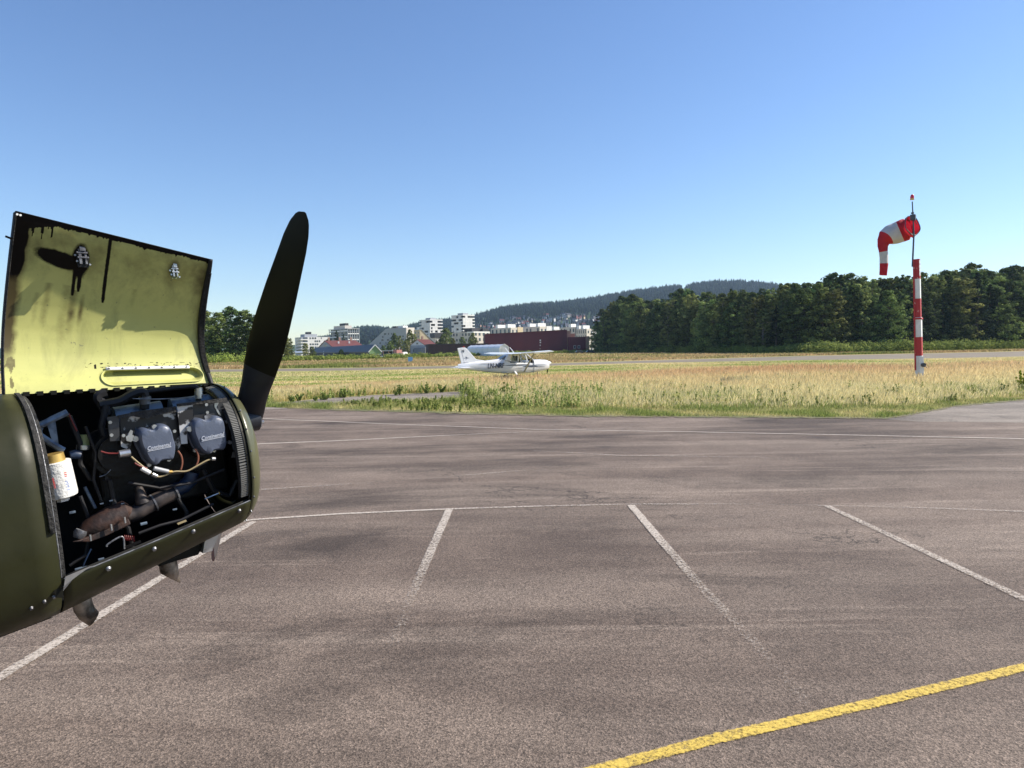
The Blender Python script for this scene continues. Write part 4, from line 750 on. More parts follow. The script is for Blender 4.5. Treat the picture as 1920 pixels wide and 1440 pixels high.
# two people in the cabin, only their heads and shoulders reach the windows
def wing(name, pts, thick, mat, parent=t):
    """pts: list of sections (le(x,y,z), chord, thick)"""
    mb = MB(); rows = []
    prof = [(0,0),(.03,.35),(.12,.72),(.3,1),(.5,.9),(.75,.5),(1,.02),(.75,-.15),(.5,-.28),(.3,-.35),(.12,-.32),(.03,-.2)]
    for (x,y,z),c,th in pts: rows.append([V((x-c*a,y,z+th*b)) for a,b in prof])
    mb.grid(rows,closed=True); n=len(prof); mb.add(rows[0],[tuple(range(n))]); mb.add(rows[-1],[tuple(range(n))]); return mb.build(name,mat,parent,local=True,smooth=True)
for sy,nm in ((-1,'wing'),(1,'wing')):
    wing(nm,[((1.42,0,2.06),1.63,.13),((1.42,sy*2.6,2.10),1.63,.13),((1.28,sy*5.2,2.18),1.22,.10),((1.15,sy*5.5,2.19),.95,.05)],0,'air_white')
    MB().beam((1.10,sy*.52,.62),(.98,sy*2.62,2.08),.13,.05,(1,0,0)).build('wing_strut','air_grey' if sy<0 else 'air_white',t,local=True)
    mb = MB(); mb.beam((.35,sy*.45,.72),(.30,sy*1.15,.30),.14,.05,(1,0,0)); gl = mb.build('main_gear_leg','air_white',t,local=True); w_ = MB(); w_.tube([(.30,sy*1.12,.22),(.30,sy*1.28,.22)],.22,16).build('wheel','tyre',gl,local=True,bevel=.03)
    wing('tailplane',[((-3.35,sy*.05,1.08),1.15,.05),((-3.55,sy*1.72,1.08),.78,.03)],0,'air_white')
    MB().beam((-.3,sy*5.3,2.20),(-.3,sy*3.0,2.14),.02,.01,(0,0,1)).build('trailing_edge_seam','air_grey',t,local=True)
for y,x in ((.55,.35),(.15,.60)): MB().beam((x,y,2.18),(x-.38,y,2.62),.05,.02,(1,0,0)).build('antenna','air_white',t,local=True)
mb = MB(); th=.05   # fin with dorsal fillet
finp=[(-2.3,1.58),(-3.35,2.52),(-3.60,2.62),(-4.20,2.60),(-3.95,1.95),(-4.15,1.10),(-3.6,1.0),(-2.9,1.45)]; finp=[(-2.0,1.60),(-2.75,1.72),(-3.55,2.60),(-3.72,2.66),(-4.28,2.60),(-3.98,1.42),(-4.05,1.02),(-3.3,1.2)]
mb.prism([(x,-th,z) for x,z in finp],(0,2*th,0)); fin = mb.build('fin','air_white',t,local=True,bevel=.03); MB().tube([(-3.75,0,2.64),(-3.75,0,2.74)],.05,8).build('beacon','red_lamp',fin,local=True); MB().beam((-3.72,-.055,1.4),(-4.0,-.055,2.60),.015,.008,(1,0,0)).build('rudder_gap','air_grey',fin,local=True)
MB().tube([(-4.25,0,1.18),(-4.5,0,1.2)],[.08,.02],8).build('tail_cone','air_white',t,local=True,smooth=True)
ng = MB().tube([(2.55,0,.75),(2.6,0,.25)],.05,8).build('nose_gear_leg','air_grey',t,local=True); MB().tube([(2.62,-.07,.19),(2.62,.07,.19)],.19,14).build('wheel','tyre',ng,local=True)
sp = MB().tube([(3.54,0,1.30),(3.62,0,1.30),(3.75,0,1.30),(3.86,0,1.30)],[.17,.16,.10,.01],14).build('spinner','air_white',t,local=True,smooth=True)
a_ = R(78)
for s_ in (1,-1):
    dd = V((-.05,.28*s_*-1,s_)).normalized()
    mb = MB(); rows=[]
    for k,(r_,c_) in enumerate(((.12,.08),(.35,.15),(.6,.14),(.85,.11),(.94,.05))):
        ce = V((3.62,0,1.30))+dd*r_; cd_ = V((.6-.5*r_,.8*s_,.2)).normalized(); rows.append([ce+cd_*c_*.5,ce+V((.015,0,0)),ce-cd_*c_*.5,ce-V((.015,0,0))])
    mb.grid(rows,closed=True); mb.build('propeller_blade','black_paint',t,local=True,smooth=True)
# livery stripes, cowl seams, lettering on the near side (-y)
def stripe(pts, w0, mat='air_navy', out=.012, name='stripe', par=fu):
    mb = MB(); rows=[]
    for i,(x,z) in enumerate(pts):
        f = max(0,math.sin(PI*i/(len(pts)-1)))**.6; y = -face_y(x)-out; rows.append([V((x,y,z+w0*f/2)),V((x,y,z-w0*f/2))])
    mb.grid(rows); return mb.build(name,mat,par,local=True,fix=False,solid=.01)
stripe([(x,1.20+.02*math.sin(x)) for x in np.linspace(-.6,1.7,14)],.07); stripe([(x,1.10-.03*(x-1)) for x in np.linspace(1.0,2.4,12)],.10); stripe([(x,1.17) for x in np.linspace(1.3,3.2,14)],.035); stripe([(x,.98+.01*x) for x in np.linspace(.4,1.4,10)],.03,'air_grey'); stripe([(x,1.04) for x in np.linspace(1.7,3.1,10)],.03)
stripe([(x,1.42+.015*x) for x in np.linspace(-2.6,-1.2,8)],.03,'air_grey')
for z,x0,x1,w_ in ((1.46,-3.95,-2.95,.05),(1.40,-3.2,-2.85,.07)):
    mb = MB(); n=8; mb.grid([[V((x,-.062,z+w_/2*max(0,math.sin(PI*i/(n-1)))**.6)),V((x,-.062,z-w_/2*max(0,math.sin(PI*i/(n-1)))**.6))] for i,x in enumerate(np.linspace(x0,x1,n))]); mb.build('stripe','air_navy',fin,local=True,fix=False,solid=.01)
mb = MB(); cxs,czs = -3.55,1.85; arms = 8
for k in range(4):
    L_ = .17 if k%2==0 else .07; an = PI/2*k/2; dx,dz=math.cos(an)*L_*(1.5 if k==0 else 1),math.sin(an)*L_; mb.hexa([(cxs-dx,-.075,czs-dz-.004),(cxs+dx,-.075,czs+dz-.004),(cxs+dx,-.06,czs+dz-.004),(cxs-dx,-.06,czs-dz-.004),(cxs,-.075,czs+.02),(cxs+.01,-.075,czs+.02),(cxs+.01,-.06,czs+.02),(cxs,-.06,czs+.02)])
mb.build('star_mark','air_navy',fin,local=True)
tx = text_mesh('CJ',(-3.92,-.066,2.32),(-3.74,-.066,2.32),(0,0,1),0,.008,.03); tx.build('fin_letters','air_navy',fin,local=True,fix=False)
tx = text_mesh('LN-NRF',(-1.95,-.42,1.0),(-.58,-.555,1.03),(0,0,1),.15,.02,.012,off=1.35); tx.build('registration_letters','air_navy',fu,local=True,fix=False)
MB().box(2.02,2.030,-.535,-.40,.60,1.55).build('cowl_seam','air_grey',t,local=True)
MB().tube([(.9,-.45,.50),(.7,-.45,.36)],.02,5).build('step','dark',t,local=True)
# ------------------------------------------------ weeds at the end of the old path
def plant(px, py, hpx, wpx, n, per, size, c1, c2, label, cat='weed', name='weed_plant', group=None):
    b = g(px,py); k = b.y/FX; H = hpx*k; Wd = wpx*k/2; r = thing(name,label,cat,(b.x,b.y,0),rnd.uniform(0,6)); 
    if group: r['group']=group
    cen=[];rad=[]; mb = MB()
    for i in range(n):
        a = rnd.uniform(0,2*PI); rr = Wd*rnd.random()**.6; hz_ = H*rnd.uniform(.55,1)*(1-.35*(rr/Wd)); tip = V((math.cos(a)*rr,math.sin(a)*rr,hz_)); mb.tube([(tip.x*.25,tip.y*.25,0),(tip.x*.6,tip.y*.6,hz_*.55),tuple(tip)],[.012,.008,.003],4)
        for q_ in range(4): f=.3+.7*q_/3; cen.append((tip.x*f,tip.y*f,hz_*f)); rad.append((Wd*.13+.03)*(1.2-.7*f))
    mb.build('stems','soil',r,local=True,fix=False); vs,q_,col = leaf_cloud(np.array(cen),np.array(rad),per,size,c1,c2,1.4); vs[:,2]=np.maximum(vs[:,2],.01)
    me = raw_mesh('foliage',vs,q_,'leaf_own',None,col); o = bpy.data.objects.new('foliage',me); C.objects.link(o); o.parent = r
W1,W2 = (.12,.17,.04),(.34,.40,.12)
for px,py,h_,w_,l in ((561,752,20,16,'low dark weed tuft nearest the propeller at the path edge'),(548,754,14,22,'small weed tuft right beside the propeller blade'),(607,750,16,24,'round bright green weed bush left of the thin sapling weed'),(645,746,22,20,'upright leafy weed beside the old path'),(592,752,10,12,'tiny weed at the path edge between two bushes'),(749,741,26,17,'tallest thin sapling weed standing alone at the path edge'),(742,742,18,12,'short shoot left of the tall thin weed'),
    (800,738,22,26,'spiky weed clump behind the path right of the sapling'),(828,736,20,20,'leafy weed clump behind the path under the tail'),(868,738,22,24,'weed clump where the old path ends'),(884,744,16,26,'dark weed mound at the end of the path'),(948,752,42,22,'tallest dark weed stalks below the aeroplane cabin'),(962,752,34,18,'tall weed beside the tallest stalks'),(921,750,24,26,'green weed bush left of the tall stalks'),(1013,752,26,20,'single dark leafy weed right of the tall stalks'),(1050,746,24,18,'pointed weed stalk below the nose of the aeroplane'),(1028,757,28,24,'broad leafy weed in the green patch'),(1353,736,24,8,'lone dark dock stalk in the straw grass'),(1075,752,20,26,'low green weed bush at the right end of the weed patch')):
    plant(px,py,h_,w_,max(4,int(w_*.45)),9,.10 if h_>18 else .085,W1,W2,l)
for i,(px,py,w_) in enumerate(((735,757,34),(760,760,26),(700,763,22),(800,757,26),(850,758,40),(880,760,34),(905,762,36),(940,766,40),(985,764,44),(665,760,20))):
    plant(px,py,9+rnd.random()*5,w_,9,10,.07,(.08,.12,.03),(.24,.30,.09),['leafy ground weed below the left half of the old path','dark leaf clump on the verge under the sapling','little weed on the verge left of the dark clump','weed clump on the verge in the middle of the path','weed clump between path end and apron','dense verge weed below the tail of the aeroplane','weed heap with bare soil at the path end','verge weed left below the tall stalks','broad verge weed below the tall stalks','smallest verge weed near the left tip of the island'][i])
plant(1916,737,46,30,16,16,.09,(.26,.30,.03),(.45,.48,.08),'bright yellow green bush at the right edge by the side taxiway','bush','bush')
plant(1880,742,24,30,9,10,.07,(.14,.20,.06),(.30,.36,.15),'feathery green weeds left of the yellow green bush'); plant(1842,746,18,36,10,10,.07,(.20,.25,.10),(.40,.42,.22),'pale seed headed weeds beside the side taxiway'); plant(1775,756,16,50,12,10,.07,(.12,.18,.04),(.30,.34,.12),'weed fringe at the corner of the side taxiway')

# ------------------------------------------------ olive drab aeroplane nose (close, left)
A = R(42); PT = R(5); un = V((math.cos(A)*math.cos(PT), math.sin(A)*math.cos(PT), math.sin(PT))); wn = V((math.sin(A),-math.cos(A),0)); vn = (un.cross(wn))*-1
if vn.z < 0: vn = -vn
ON = at(430,850,3.3)
def NW(u,v,w_): return ON+un*u+vn*v+wn*w_
def E_(x,y,W): d = ray(x,y); s_ = ((ON-CAM).dot(wn)+W)/d.dot(wn); return CAM+d*s_
def loc(P): d = P-ON; return (d.dot(un),d.dot(vn),d.dot(wn))
gb = NW(-1.2,0,0); PL = thing('vintage_aeroplane','olive drab vintage aeroplane with its engine cowling door raised, filling the left edge','aeroplane',(gb.x,gb.y,0),A)
# body sections: u, top, bottom, half width, exponent
SEC = [(-7.2,-.42,-.72,.06,2.2),(-5.2,-.10,-.74,.20,2.4),(-3.6,.18,-.66,.34,2.6),(-2.4,.40,-.58,.42,2.8),(-1.4,.42,-.52,.43,2.8),(-.80,.388,-.468,.41,2.8),(-.45,.362,-.395,.395,2.6),(-.05,.332,-.315,.355,2.3),(-.03,.328,-.310,.350,2.25),(-.012,.318,-.298,.340,2.2),(.005,.300,-.278,.320,2.2),(.018,.272,-.25,.292,2.1),(.026,.24,-.22,.26,2.1),(.028,.21,-.19,.23,2.1)]
def secp(u): return [float(np.interp(u,[s_[0] for s_ in SEC],[s_[i] for s_ in SEC])) for i in (1,2,3,4)]
def spt(u, ph, off=0.):
    vt,vb,hw,e = secp(u); c,s_ = math.cos(ph),math.sin(ph); hv=(vt-vb)/2-off
    return (u,(vt+vb)/2+hv*math.copysign(abs(c)**(2/e),c),(hw-off)*math.copysign(abs(s_)**(2/e),s_))
def low_v(u): return -.162+(-.262+.162)*min(1.2,max(-.1,(-.054-u)/.70))
def ph_low(u):
    vt,vb,hw,e = secp(u); hv=(vt-vb)/2; k=(low_v(u)-(vt+vb)/2)/hv; c=math.copysign(abs(k)**(e/2),k); return math.acos(max(-1,min(1,c)))
U0_, U1_ = -.775, -.052
def skin(name, us, ph0, ph1, n, mat, off=0., parent=PL, flip=False, thick=0):
    mb = MB(); mb.grid([[NW(*spt(u, (ph0(u) if callable(ph0) else ph0)+((ph1(u) if callable(ph1) else ph1)-(ph0(u) if callable(ph0) else ph0))*j/n, off)) for j in range(n+1)] for u in us]); return mb.build(name,mat,parent,smooth=True,solid=thick)
lin = lambda a,b,n: [a+(b-a)*i/n for i in range(n+1)]
fus = skin('fuselage', lin(-7.2,-1.4,20)+lin(-1.35,U0_,8), 0, 2*PI, 72, 'olive', thick=.004)
# lower cowling (near low panel, belly and far side) and the top strip on the far side
low = skin('lower_cowling', lin(U0_+.008,U1_+.004,24), ph_low, 2*PI-.02, 60, 'olive', thick=.004)
lin_ = skin('bay_shade_liner', lin(U0_+.012,U1_,16), ph_low, 2*PI-.03, 48, 'bay_shade', .012, low, thick=.002)  # added inner shell whose black colour gives the bay its shade
nose = skin('nose_bowl', [U1_+.008,-.03,-.02,-.012,-.004,.005,.012,.018,.022,.026,.028], 0, 2*PI, 72, 'olive_ring_lit', thick=.003)
mb = MB(); mb.grid([[NW(*spt(u_, 2*PI*j/60, o_)) for j in range(60)] for u_,o_ in ((.028,0),(.02,.03),(-.01,.07),(-.06,.09))],closed=True); mb.build('intake_lip','olive',nose,smooth=True,solid=.002)
mb = MB(); pts = [NW(*spt(-.04,2*PI*j/40,.10)) for j in range(40)]; mb.add(pts,[tuple(range(40))]); mb.build('intake_baffle','oily_black',nose)
# seam groove between bowl and cowl + ribbed seal band inside the opening
mb = MB(); mb.grid([[NW(*spt(u_, PI*1.02*j/80, .006)) for j in range(81)] for u_ in (-.058,-.042)]); mb.build('seam','black_paint',nose,solid=.001)
mb = MB(); nn_ = 74
for j in range(nn_):
    a0 = .12+(ph_low(-.1)-.06-.12)*j/nn_; a1 = a0+(ph_low(-.1)-.18)/nn_*.55
    p = [spt(-.058,a0,.016),spt(-.088,a0,.020),spt(-.088,a1,.020),spt(-.058,a1,.016)]; q_ = [spt(-.058,a0,.008),spt(-.088,a0,.012),spt(-.088,a1,.012),spt(-.058,a1,.008)]
    mb.hexa([NW(*x) for x in p]+[NW(*x) for x in q_])
sb = MB(); sb.grid([[NW(*spt(u_, .10+(ph_low(-.1)-.10)*j/60, o_)) for j in range(61)] for u_,o_ in ((-.054,.022),(-.094,.032))]); so_ = sb.build('seal_backing','rubber',nose,smooth=True,solid=.006); mb.build('seal_rib','rib',so_)
# former around the aft edge of the opening
for n_,u_,o_,w_,m in (('door_former',-.782,-.004,.007,'seal'),('edge_strip',-.768,.010,.009,'seal')):
    mb = MB(); a0,a1 = .10,(1.62 if n_=='door_former' else ph_low(U0_)); mb.grid([[NW(*spt(u_+du,a0+(a1-a0)*j/40,o_+(0 if k in (0,3) else -.004))) for k,du in enumerate((-w_,-w_*.9,w_*.9,w_))] for j in range(41)]); mb.build(n_,m,PL,smooth=True,solid=.003)
MB().tube([NW(*spt(-.772,a0,.0)) for a0 in [ph_low(U0_)*k/30+.05 for k in range(30)]],.0018,6).build('edge_bead','dull_metal',PL)
# lower opening edge bead
MB().tube([NW(*spt(u,ph_low(u),-.001)) for u in lin(U0_+.01,U1_,20)],.0022,6).build('edge_bead','dull_metal',low)
def screw(u,ph,r=.009,par=low,m='dull_metal'):
    p = NW(*spt(u,ph,-.002)); q_ = NW(*spt(u,ph,-.010)); MB().tube([p,q_],[r,r*.7],10).build('screw',m,par,smooth=True)
for u in (-.62,-.455,-.30,-.10): screw(u,ph_low(u)+.10,.010)
for u,dv in ((-.80,0),(-.83,.02),(-.87,.05)): screw(u,ph_low(U0_)+.16+dv,.007,fus)
for k in range(9): screw(-.036,.35+k*.28,.004,nose)
# firewall coloured near black as the shade of the bay
mb = MB(); pts = [NW(*spt(-.79,2*PI*j/40,.014)) for j in range(40)]; mb.add(pts,[tuple(range(40))]); mb.build('firewall','bay_shade',PL,solid=.004)
eng = MB()
def crank(x0,x1,y0,y1,z0,z1): eng.box(x0,x1,y0,y1,z0,z1,NW)
crank(-.56,-.06,-.14,.10,-.10,.12); crank(-.60,-.10,-.12,-.14,-.10,.10) if False else None
crank(-.50,-.08,-.06,-.20,-.10,.10) if False else None
EN = eng.build('engine','oily_black',PL,bevel=.012)
def P_(pts,W): return [E_(x,y,W) for x,y in pts]
def z3(pts): return [(200+x/5.5375,700+y/5.5375) for x,y in pts]
def z2(pts): return [(x/5.54,700+y/5.54) for x,y in pts]
# cylinders with cooling fins behind the covers
for cxp,cyp in ((300,835),(392,818),(222,850)):
    mb = MB(); c0 = loc(E_(cxp,cyp,.2))
    for k in range(13):
        w0 = -.02+k*.0165; mb.tube([NW(c0[0],c0[1]-.005,w0),NW(c0[0],c0[1]-.005,w0+.006)],.088,24); 
    mb.tube([NW(c0[0],c0[1],-.05),NW(c0[0],c0[1],.2)],.072,20); mb.build('cylinder','oily_black',EN)
def cover(out, x0, x1, by, label):
    o = P_(out,.30); c = sum(o,V())/len(o); mb = MB(); n = len(o)
    def ringp(s_,W): return [c+(p-c)*s_+wn*(W-.30) for p in o]
    # smooth the traced outline
    def smooth(r): 
        out_=[]; m=len(r)
        for i in range(m):
            p0,p1,p2,p3=r[i-1],r[i],r[(i+1)%m],r[(i+2)%m]
            for k in range(3): t_=k/3; out_.append(.5*((2*p1)+(p2-p0)*t_+(2*p0-5*p1+4*p2-p3)*t_*t_+(3*p1-p0-3*p2+p3)*t_**3))
        return out_
    rows = [smooth(ringp(s_,W)) for s_,W in ((1.10,.212),(1.10,.222),(1.03,.224),(1.03,.262),(1.01,.280),(.96,.293),(.88,.299),(.6,.300),(.2,.300))]
    mb.grid(rows,closed=True); mb.add(rows[-1],[tuple(range(len(rows[-1])))]); vc = mb.build('valve_cover','valve_cover',EN,smooth=True); vc['label'] = label
    for i in (0,4,8,12,16):
        if i < n: p = c+(o[i]-c)*1.10+wn*(-.085); MB().tube([p,p+wn*.016],.0085,6).build('bolt','bare_metal',vc)
    a_,b_ = E_(*x0,.3005),E_(*x1,.3005); tm = text_mesh('Continental',a_,b_,vn,.28,.0035,.014,off=1.15); tm.build('raised_lettering','cover_text',vc,fix=False)
    MB().beam(a_-vn*.0035,b_-vn*.0035,.003,.003,wn).build('underline','cover_text',vc)
cover(z3([(345,640),(372,592),(420,575),(470,590),(508,586),(545,548),(600,535),(655,556),(688,610),(705,680),(725,760),(715,860),(690,900),(620,905),(570,920),(540,950),(500,950),(450,910),(420,860),(390,800),(362,740)]),z3([(425,800)])[0],z3([(668,752)])[0],0,'nearer of the two grey blue rocker covers')
cover(z3([(900,540),(930,490),(985,472),(1030,487),(1072,482),(1115,452),(1170,450),(1215,475),(1235,540),(1250,640),(1255,740),(1228,796),(1170,800),(1120,812),(1090,840),(1040,838),(990,800),(958,750),(930,680),(905,610)]),z3([(985,696)])[0],z3([(1222,645)])[0],0,'forward grey blue rocker cover beside the ribbed seal')
# baffle sheets behind the covers
def plate(pts, W, th, name, mat, par=EN, bev=0): mb = MB(); mb.prism(P_(pts,W),wn*-th); return mb.build(name,mat,par,bevel=bev)
plate(z3([(5,455),(130,440),(135,700),(35,705)]),.262,.004,'baffle_plate','baffle_dark'); plate(z3([(140,440),(720,360),(770,740),(740,800),(560,560),(300,560),(240,800),(150,760)]),.235,.004,'baffle_plate','baffle')
plate(z3([(730,345),(895,330),(900,480),(830,560),(840,730),(775,735)]),.258,.004,'baffle_plate','baffle'); plate(z3([(895,325),(1250,265),(1300,480),(1240,700),(1230,480),(1000,470),(905,480)]),.240,.004,'baffle_plate','baffle_dark')
plate(z3([(250,405),(720,345),(725,400),(560,430),(420,470),(300,450)]),.268,.012,'baffle_seal','seal'); plate(z3([(735,318),(1245,255),(1262,290),(900,325),(740,345)]),.272,.014,'baffle_seal','seal'); plate(z3([(110,440),(260,410),(300,440),(130,470)]),.266,.006,'baffle_seal','seal')
plate(z3([(1120,310),(1165,305),(1140,350),(1190,440),(1165,430),(1120,350)]),.246,.003,'chipped_plate','bare_metal'); plate(z3([(1300,650),(1330,640),(1360,660),(1395,740),(1395,805),(1320,800),(1300,740)]),.262,.010,'bracket','steel_blue',bev=.003); plate(z3([(1310,812),(1385,812),(1397,868),(1298,876)]),.266,.004,'bracket','bare_metal')
for x,y in ((32,508),(46,640),(170,645),(1040,405),(1030,325),(700,600)): p = E_(*z3([(x,y)])[0],.266); MB().tube([p,p+wn*.008],.0065,10).build('rivet','bare_metal',EN,smooth=True)
for x,y,r_ in ((232,668,.016),(290,678,.012),(1040,455,.016),(485,553,.010),(1245,500,.010),(850,575,.012),(1268,715,.009)): p = E_(*z3([(x,y)])[0],.262); o = MB().tube([p,p+wn*.016],r_,6).build('bolt','bare_metal' if x<1000 else 'dull_metal',EN)
plate(z3([(250,585),(275,600),(262,650),(225,690),(205,672),(215,645)]),.272,.004,'lug','bare_metal'); p = E_(*z3([(165,835)])[0],.27); MB().tube([p-un*.012,p+un*.026],.015,14).build('clamp','bare_metal',EN,smooth=True)
# plug leads, looms
def wire(pts, W, r_, mat, name='cable', par=EN):
    P = P_(pts,W); out=[]; m=len(P)
    for i in range(m-1):
        p0,p1,p2,p3=P[max(i-1,0)],P[i],P[i+1],P[min(i+2,m-1)]
        for k in range(5): t_=k/5; out.append(.5*((2*p1)+(p2-p0)*t_+(2*p0-5*p1+4*p2-p3)*t_*t_+(3*p1-p0-3*p2+p3)*t_**3))
    out.append(P[-1]); return MB().tube(out,r_,7).build(name,mat,par,smooth=True)
wire(z3([(255,865),(330,930),(420,1000),(520,1070),(600,1060),(700,1020),(830,1015),(930,965),(1040,905),(1110,890)]),.295,.0032,'wire_tan'); wire(z3([(262,875),(350,975),(440,1030),(540,1080),(640,1050),(780,1030),(900,990),(1040,915)]),.29,.0045,'rubber')
wire(z3([(740,805),(775,860),(785,930),(770,1000)]),.285,.0035,'wire_orange'); wire(z3([(920,785),(945,830),(950,900),(925,970)]),.285,.0038,'wire_orange'); wire(z3([(-60,810),(20,830),(130,830)]),.25,.003,'wire_red'); wire(z2([(715,420),(760,520),(800,600)]),.18,.003,'wire_red'); wire(z3([(290,930),(340,960),(420,985)]),.30,.003,'wire_red')
for a_,b_,m in (((360,985),(450,1035),'trim_white'),((470,1045),(520,1070),'bare_metal'),((490,985),(640,1020),'air_grey'),((640,1022),(680,1022),'brass'),((1090,888),(1125,888),'bare_metal')):
    MB().tube(P_(z3([a_,b_]),.298),.0085 if m!='brass' else .006,10).build('connector',m,EN,smooth=True)
# intake elbows with clamps over the cylinders
wire(z3([(-80,330),(130,290),(250,225),(330,195),(385,200),(400,260),(395,370)]),.14,.018,'rubber','intake_hose'); wire(z3([(420,190),(600,165),(820,140),(910,140),(950,180),(955,285)]),.14,.010,'rubber','intake_hose')
for x,y,r_ in ((398,262,.0235),(395,300,.021),(955,170,.016),(955,200,.018),(958,240,.015)): p = E_(*z3([(x,y)])[0],.14); MB().tube([p-vn*.008,p+vn*.008],r_,14).build('hose_clamp','bare_metal' if x>900 else 'dull_metal',EN,smooth=True)
wire(z3([(270,262),(500,268),(760,258),(900,250)]),.17,.0022,'dull_metal')
for x,y,w_ in ((330,370,.11),(900,285,.11)): c0 = loc(E_(*z3([(x,y)])[0],w_)); MB().tube([NW(c0[0]-.09,c0[1]-.02,c0[2]-.02),NW(c0[0]+.09,c0[1]-.02,c0[2]-.02)],.04,16).build('intake_runner','steel_blue',EN,smooth=True)
# engine mount tubes
wire(z2([(370,545),(440,530),(560,470),(700,405)]),.22,.0125,'steel_blue','mount_tube'); wire(z2([(405,640),(480,690),(560,745),(660,800)]),.22,.0125,'steel_blue','mount_tube'); wire(z2([(415,560),(400,600),(415,665)]),.22,.012,'steel_blue','mount_tube')
plate(z2([(480,500),(575,490),(610,740),(540,700)]),.225,.004,'gusset','steel_blue'); plate(z2([(330,520),(385,540),(390,680),(345,690)]),.22,.03,'mount_pad','steel_blue',bev=.004); wire(z2([(300,450),(330,490),(400,530)]),.23,.003,'bare_metal')
wire(z2([(1100,200),(1020,240),(1060,330),(1120,430)]),.10,.02,'rubber','scat_hose')
# oil filter can
ft,fb = E_(*z2([(565,925)])[0],.27),E_(*z2([(650,1285)])[0],.27); d_ = (fb-ft); fr = (E_(*z2([(750,910)])[0],.27)-E_(*z2([(405,975)])[0],.27)).length/2
oc = MB().tube([ft-d_*.02,ft,ft+d_*.04,ft+d_*.9,ft+d_*.97,fb],[fr*.93,fr*1.0,fr*.99,fr,fr*.96,fr*.82],36).build('oil_filter','filter_white',PL,smooth=True)
MB().tube([fb,fb+d_*.11],[.022,.021],6).build('filter_nut','filter_white',oc); MB().tube([ft-d_*.24,ft-d_*.02],[fr*.66,fr*.70],28).build('filter_adapter','brass',oc,smooth=True)
nearw = (CAM-ft).normalized()
for k in range(7): p = ft+d_*(.55+.045*k)+nearw*fr*.2; a_ = p; s_ = d_.cross(nearw).normalized(); MB().beam(ft+d_*(.58+.04*k)+nearw*fr*.86-s_*fr*.52,ft+d_*(.58+.04*k)+nearw*fr*.93-s_*fr*(.28 if k%2 else .34),.0025,.002,d_).build('print_line','ink_blue',oc)
for k in range(6): MB().beam(ft+d_*(.42+.05*k)+nearw*fr*.98+s_*fr*.30,ft+d_*(.45+.05*k)+nearw*fr*.98+s_*fr*.31,.004,.002,s_).build('print_line','ink_red',oc)
for k in range(3): MB().beam(ft+d_*(.34+.05*k)+nearw*fr*.84-s_*fr*.55,ft+d_*(.34+.05*k)+nearw*fr*.92-s_*fr*.40,.003,.002,d_).build('print_line','ink_red',oc)
wire(z2([(390,880),(450,870),(470,850),(490,845),(450,880),(430,960),(425,1050)]),.36,.0016,'bare_metal','lock_wire')
MB().tube(P_(z2([(725,850),(775,840),(835,850)]),.20),[.015,.018,.014],14).build('blue_fitting','blue_hose',PL,smooth=True); MB().tube(P_(z2([(865,745),(862,790)]),.16),.024,18).build('hose_clamp','bare_metal',PL,smooth=True)
MB().tube(P_(z2([(870,640),(865,745)]),.15),[.018,.022],12).build('oil_hose','zinc_dark',PL,smooth=True); wire(z2([(1030,1075),(1100,1050),(1150,1000)]),.2,.0016,'dull_metal'); wire(z2([(880,1180),(930,1280),(990,1400)]),.18,.006,'steel_blue')
# exhaust: rusty heater shroud, collector pipe, blue scat elbow
def z4(pts): return [(80+x/4.8,900+y/4.8) for x,y in pts]
ex = MB().tube(P_(z4([(330,500),(400,450),(500,410),(620,345),(740,290),(770,300)]),.20),[.018,.036,.048,.050,.048,.030],22).build('heater_shroud','rust',PL,smooth=True)
plate(z4([(270,560),(420,510),(600,430),(770,335),(795,400),(660,465),(540,520),(420,560)]),.245,.02,'shroud_flange','rust',ex,.004)
for x,y in ((430,520),(618,425),(740,360)): p = E_(*z4([(x,y)])[0],.262); o = MB().tube([p-vn*.012,p+vn*.012],.0042,6).build('bolt','bare_metal',ex)
MB().tube(P_(z4([(320,520),(335,480),(350,450)]),.225),[.018,.024,.02],14).build('end_cap','dull_metal',ex,smooth=True)
ep = MB().tube(P_(z4([(760,320),(830,300),(900,255),(1000,200),(1100,145),(1190,110)]),.20),[.030,.033,.034,.034,.034,.032],20).build('exhaust_pipe','pipe',PL,smooth=True)
for x,y in ((1000,205),(1195,108)): a_,b_ = P_(z4([(x-8,y+4),(x+6,y-3)]),.20); MB().tube([a_,b_],.037,20).build('pipe_collar','dull_metal',ep,smooth=True)
MB().tube(P_(z4([(860,60),(880,130),(900,200)]),.21),[.014,.020,.028],14).build('exhaust_riser','pipe',ep,smooth=True); MB().tube(P_(z4([(1190,95),(1270,60),(1330,0),(1345,-70)]),.15),.030,18).build('scat_hose','blue_hose',PL,smooth=True)
wire(z4([(575,600),(590,575),(715,510),(735,620)]),.26,.0035,'dull_metal','control_rod',PL); 
for k in range(6): c0 = z4([(735+k*17,520+k*2)])[0]; P = [E_(c0[0]+3.2*math.cos(a_)*.35,c0[1]+5*math.sin(a_),.25+.008*math.cos(a_)) for a_ in lin(0,2*PI,12)]; MB().tube(P,.0016,5).build('spring_coil','wire_red',PL)
wire(z4([(365,770),(400,690),(435,620)]),.24,.003,'blue_hose','cable',PL); wire(z4([(1460,170),(1520,145),(1585,118)]),.26,.003,'bare_metal','control_rod',PL); MB().tube(P_(z4([(1583,119),(1590,117)]),.26),.006,8).build('rod_end','brass',PL,smooth=True)
for x,y,s_ in ((240,297,.01),(515,217,.006),(600,190,.006),(705,215,.006),(880,400,.012),(1170,270,.008),(500,720,.010),(290,810,.012),(355,792,.008)): p = E_(*z4([(x,y)])[0],.24); MB().tube([p,p+un*s_*2],s_*.5,6).build('fastener','steel_blue',PL)
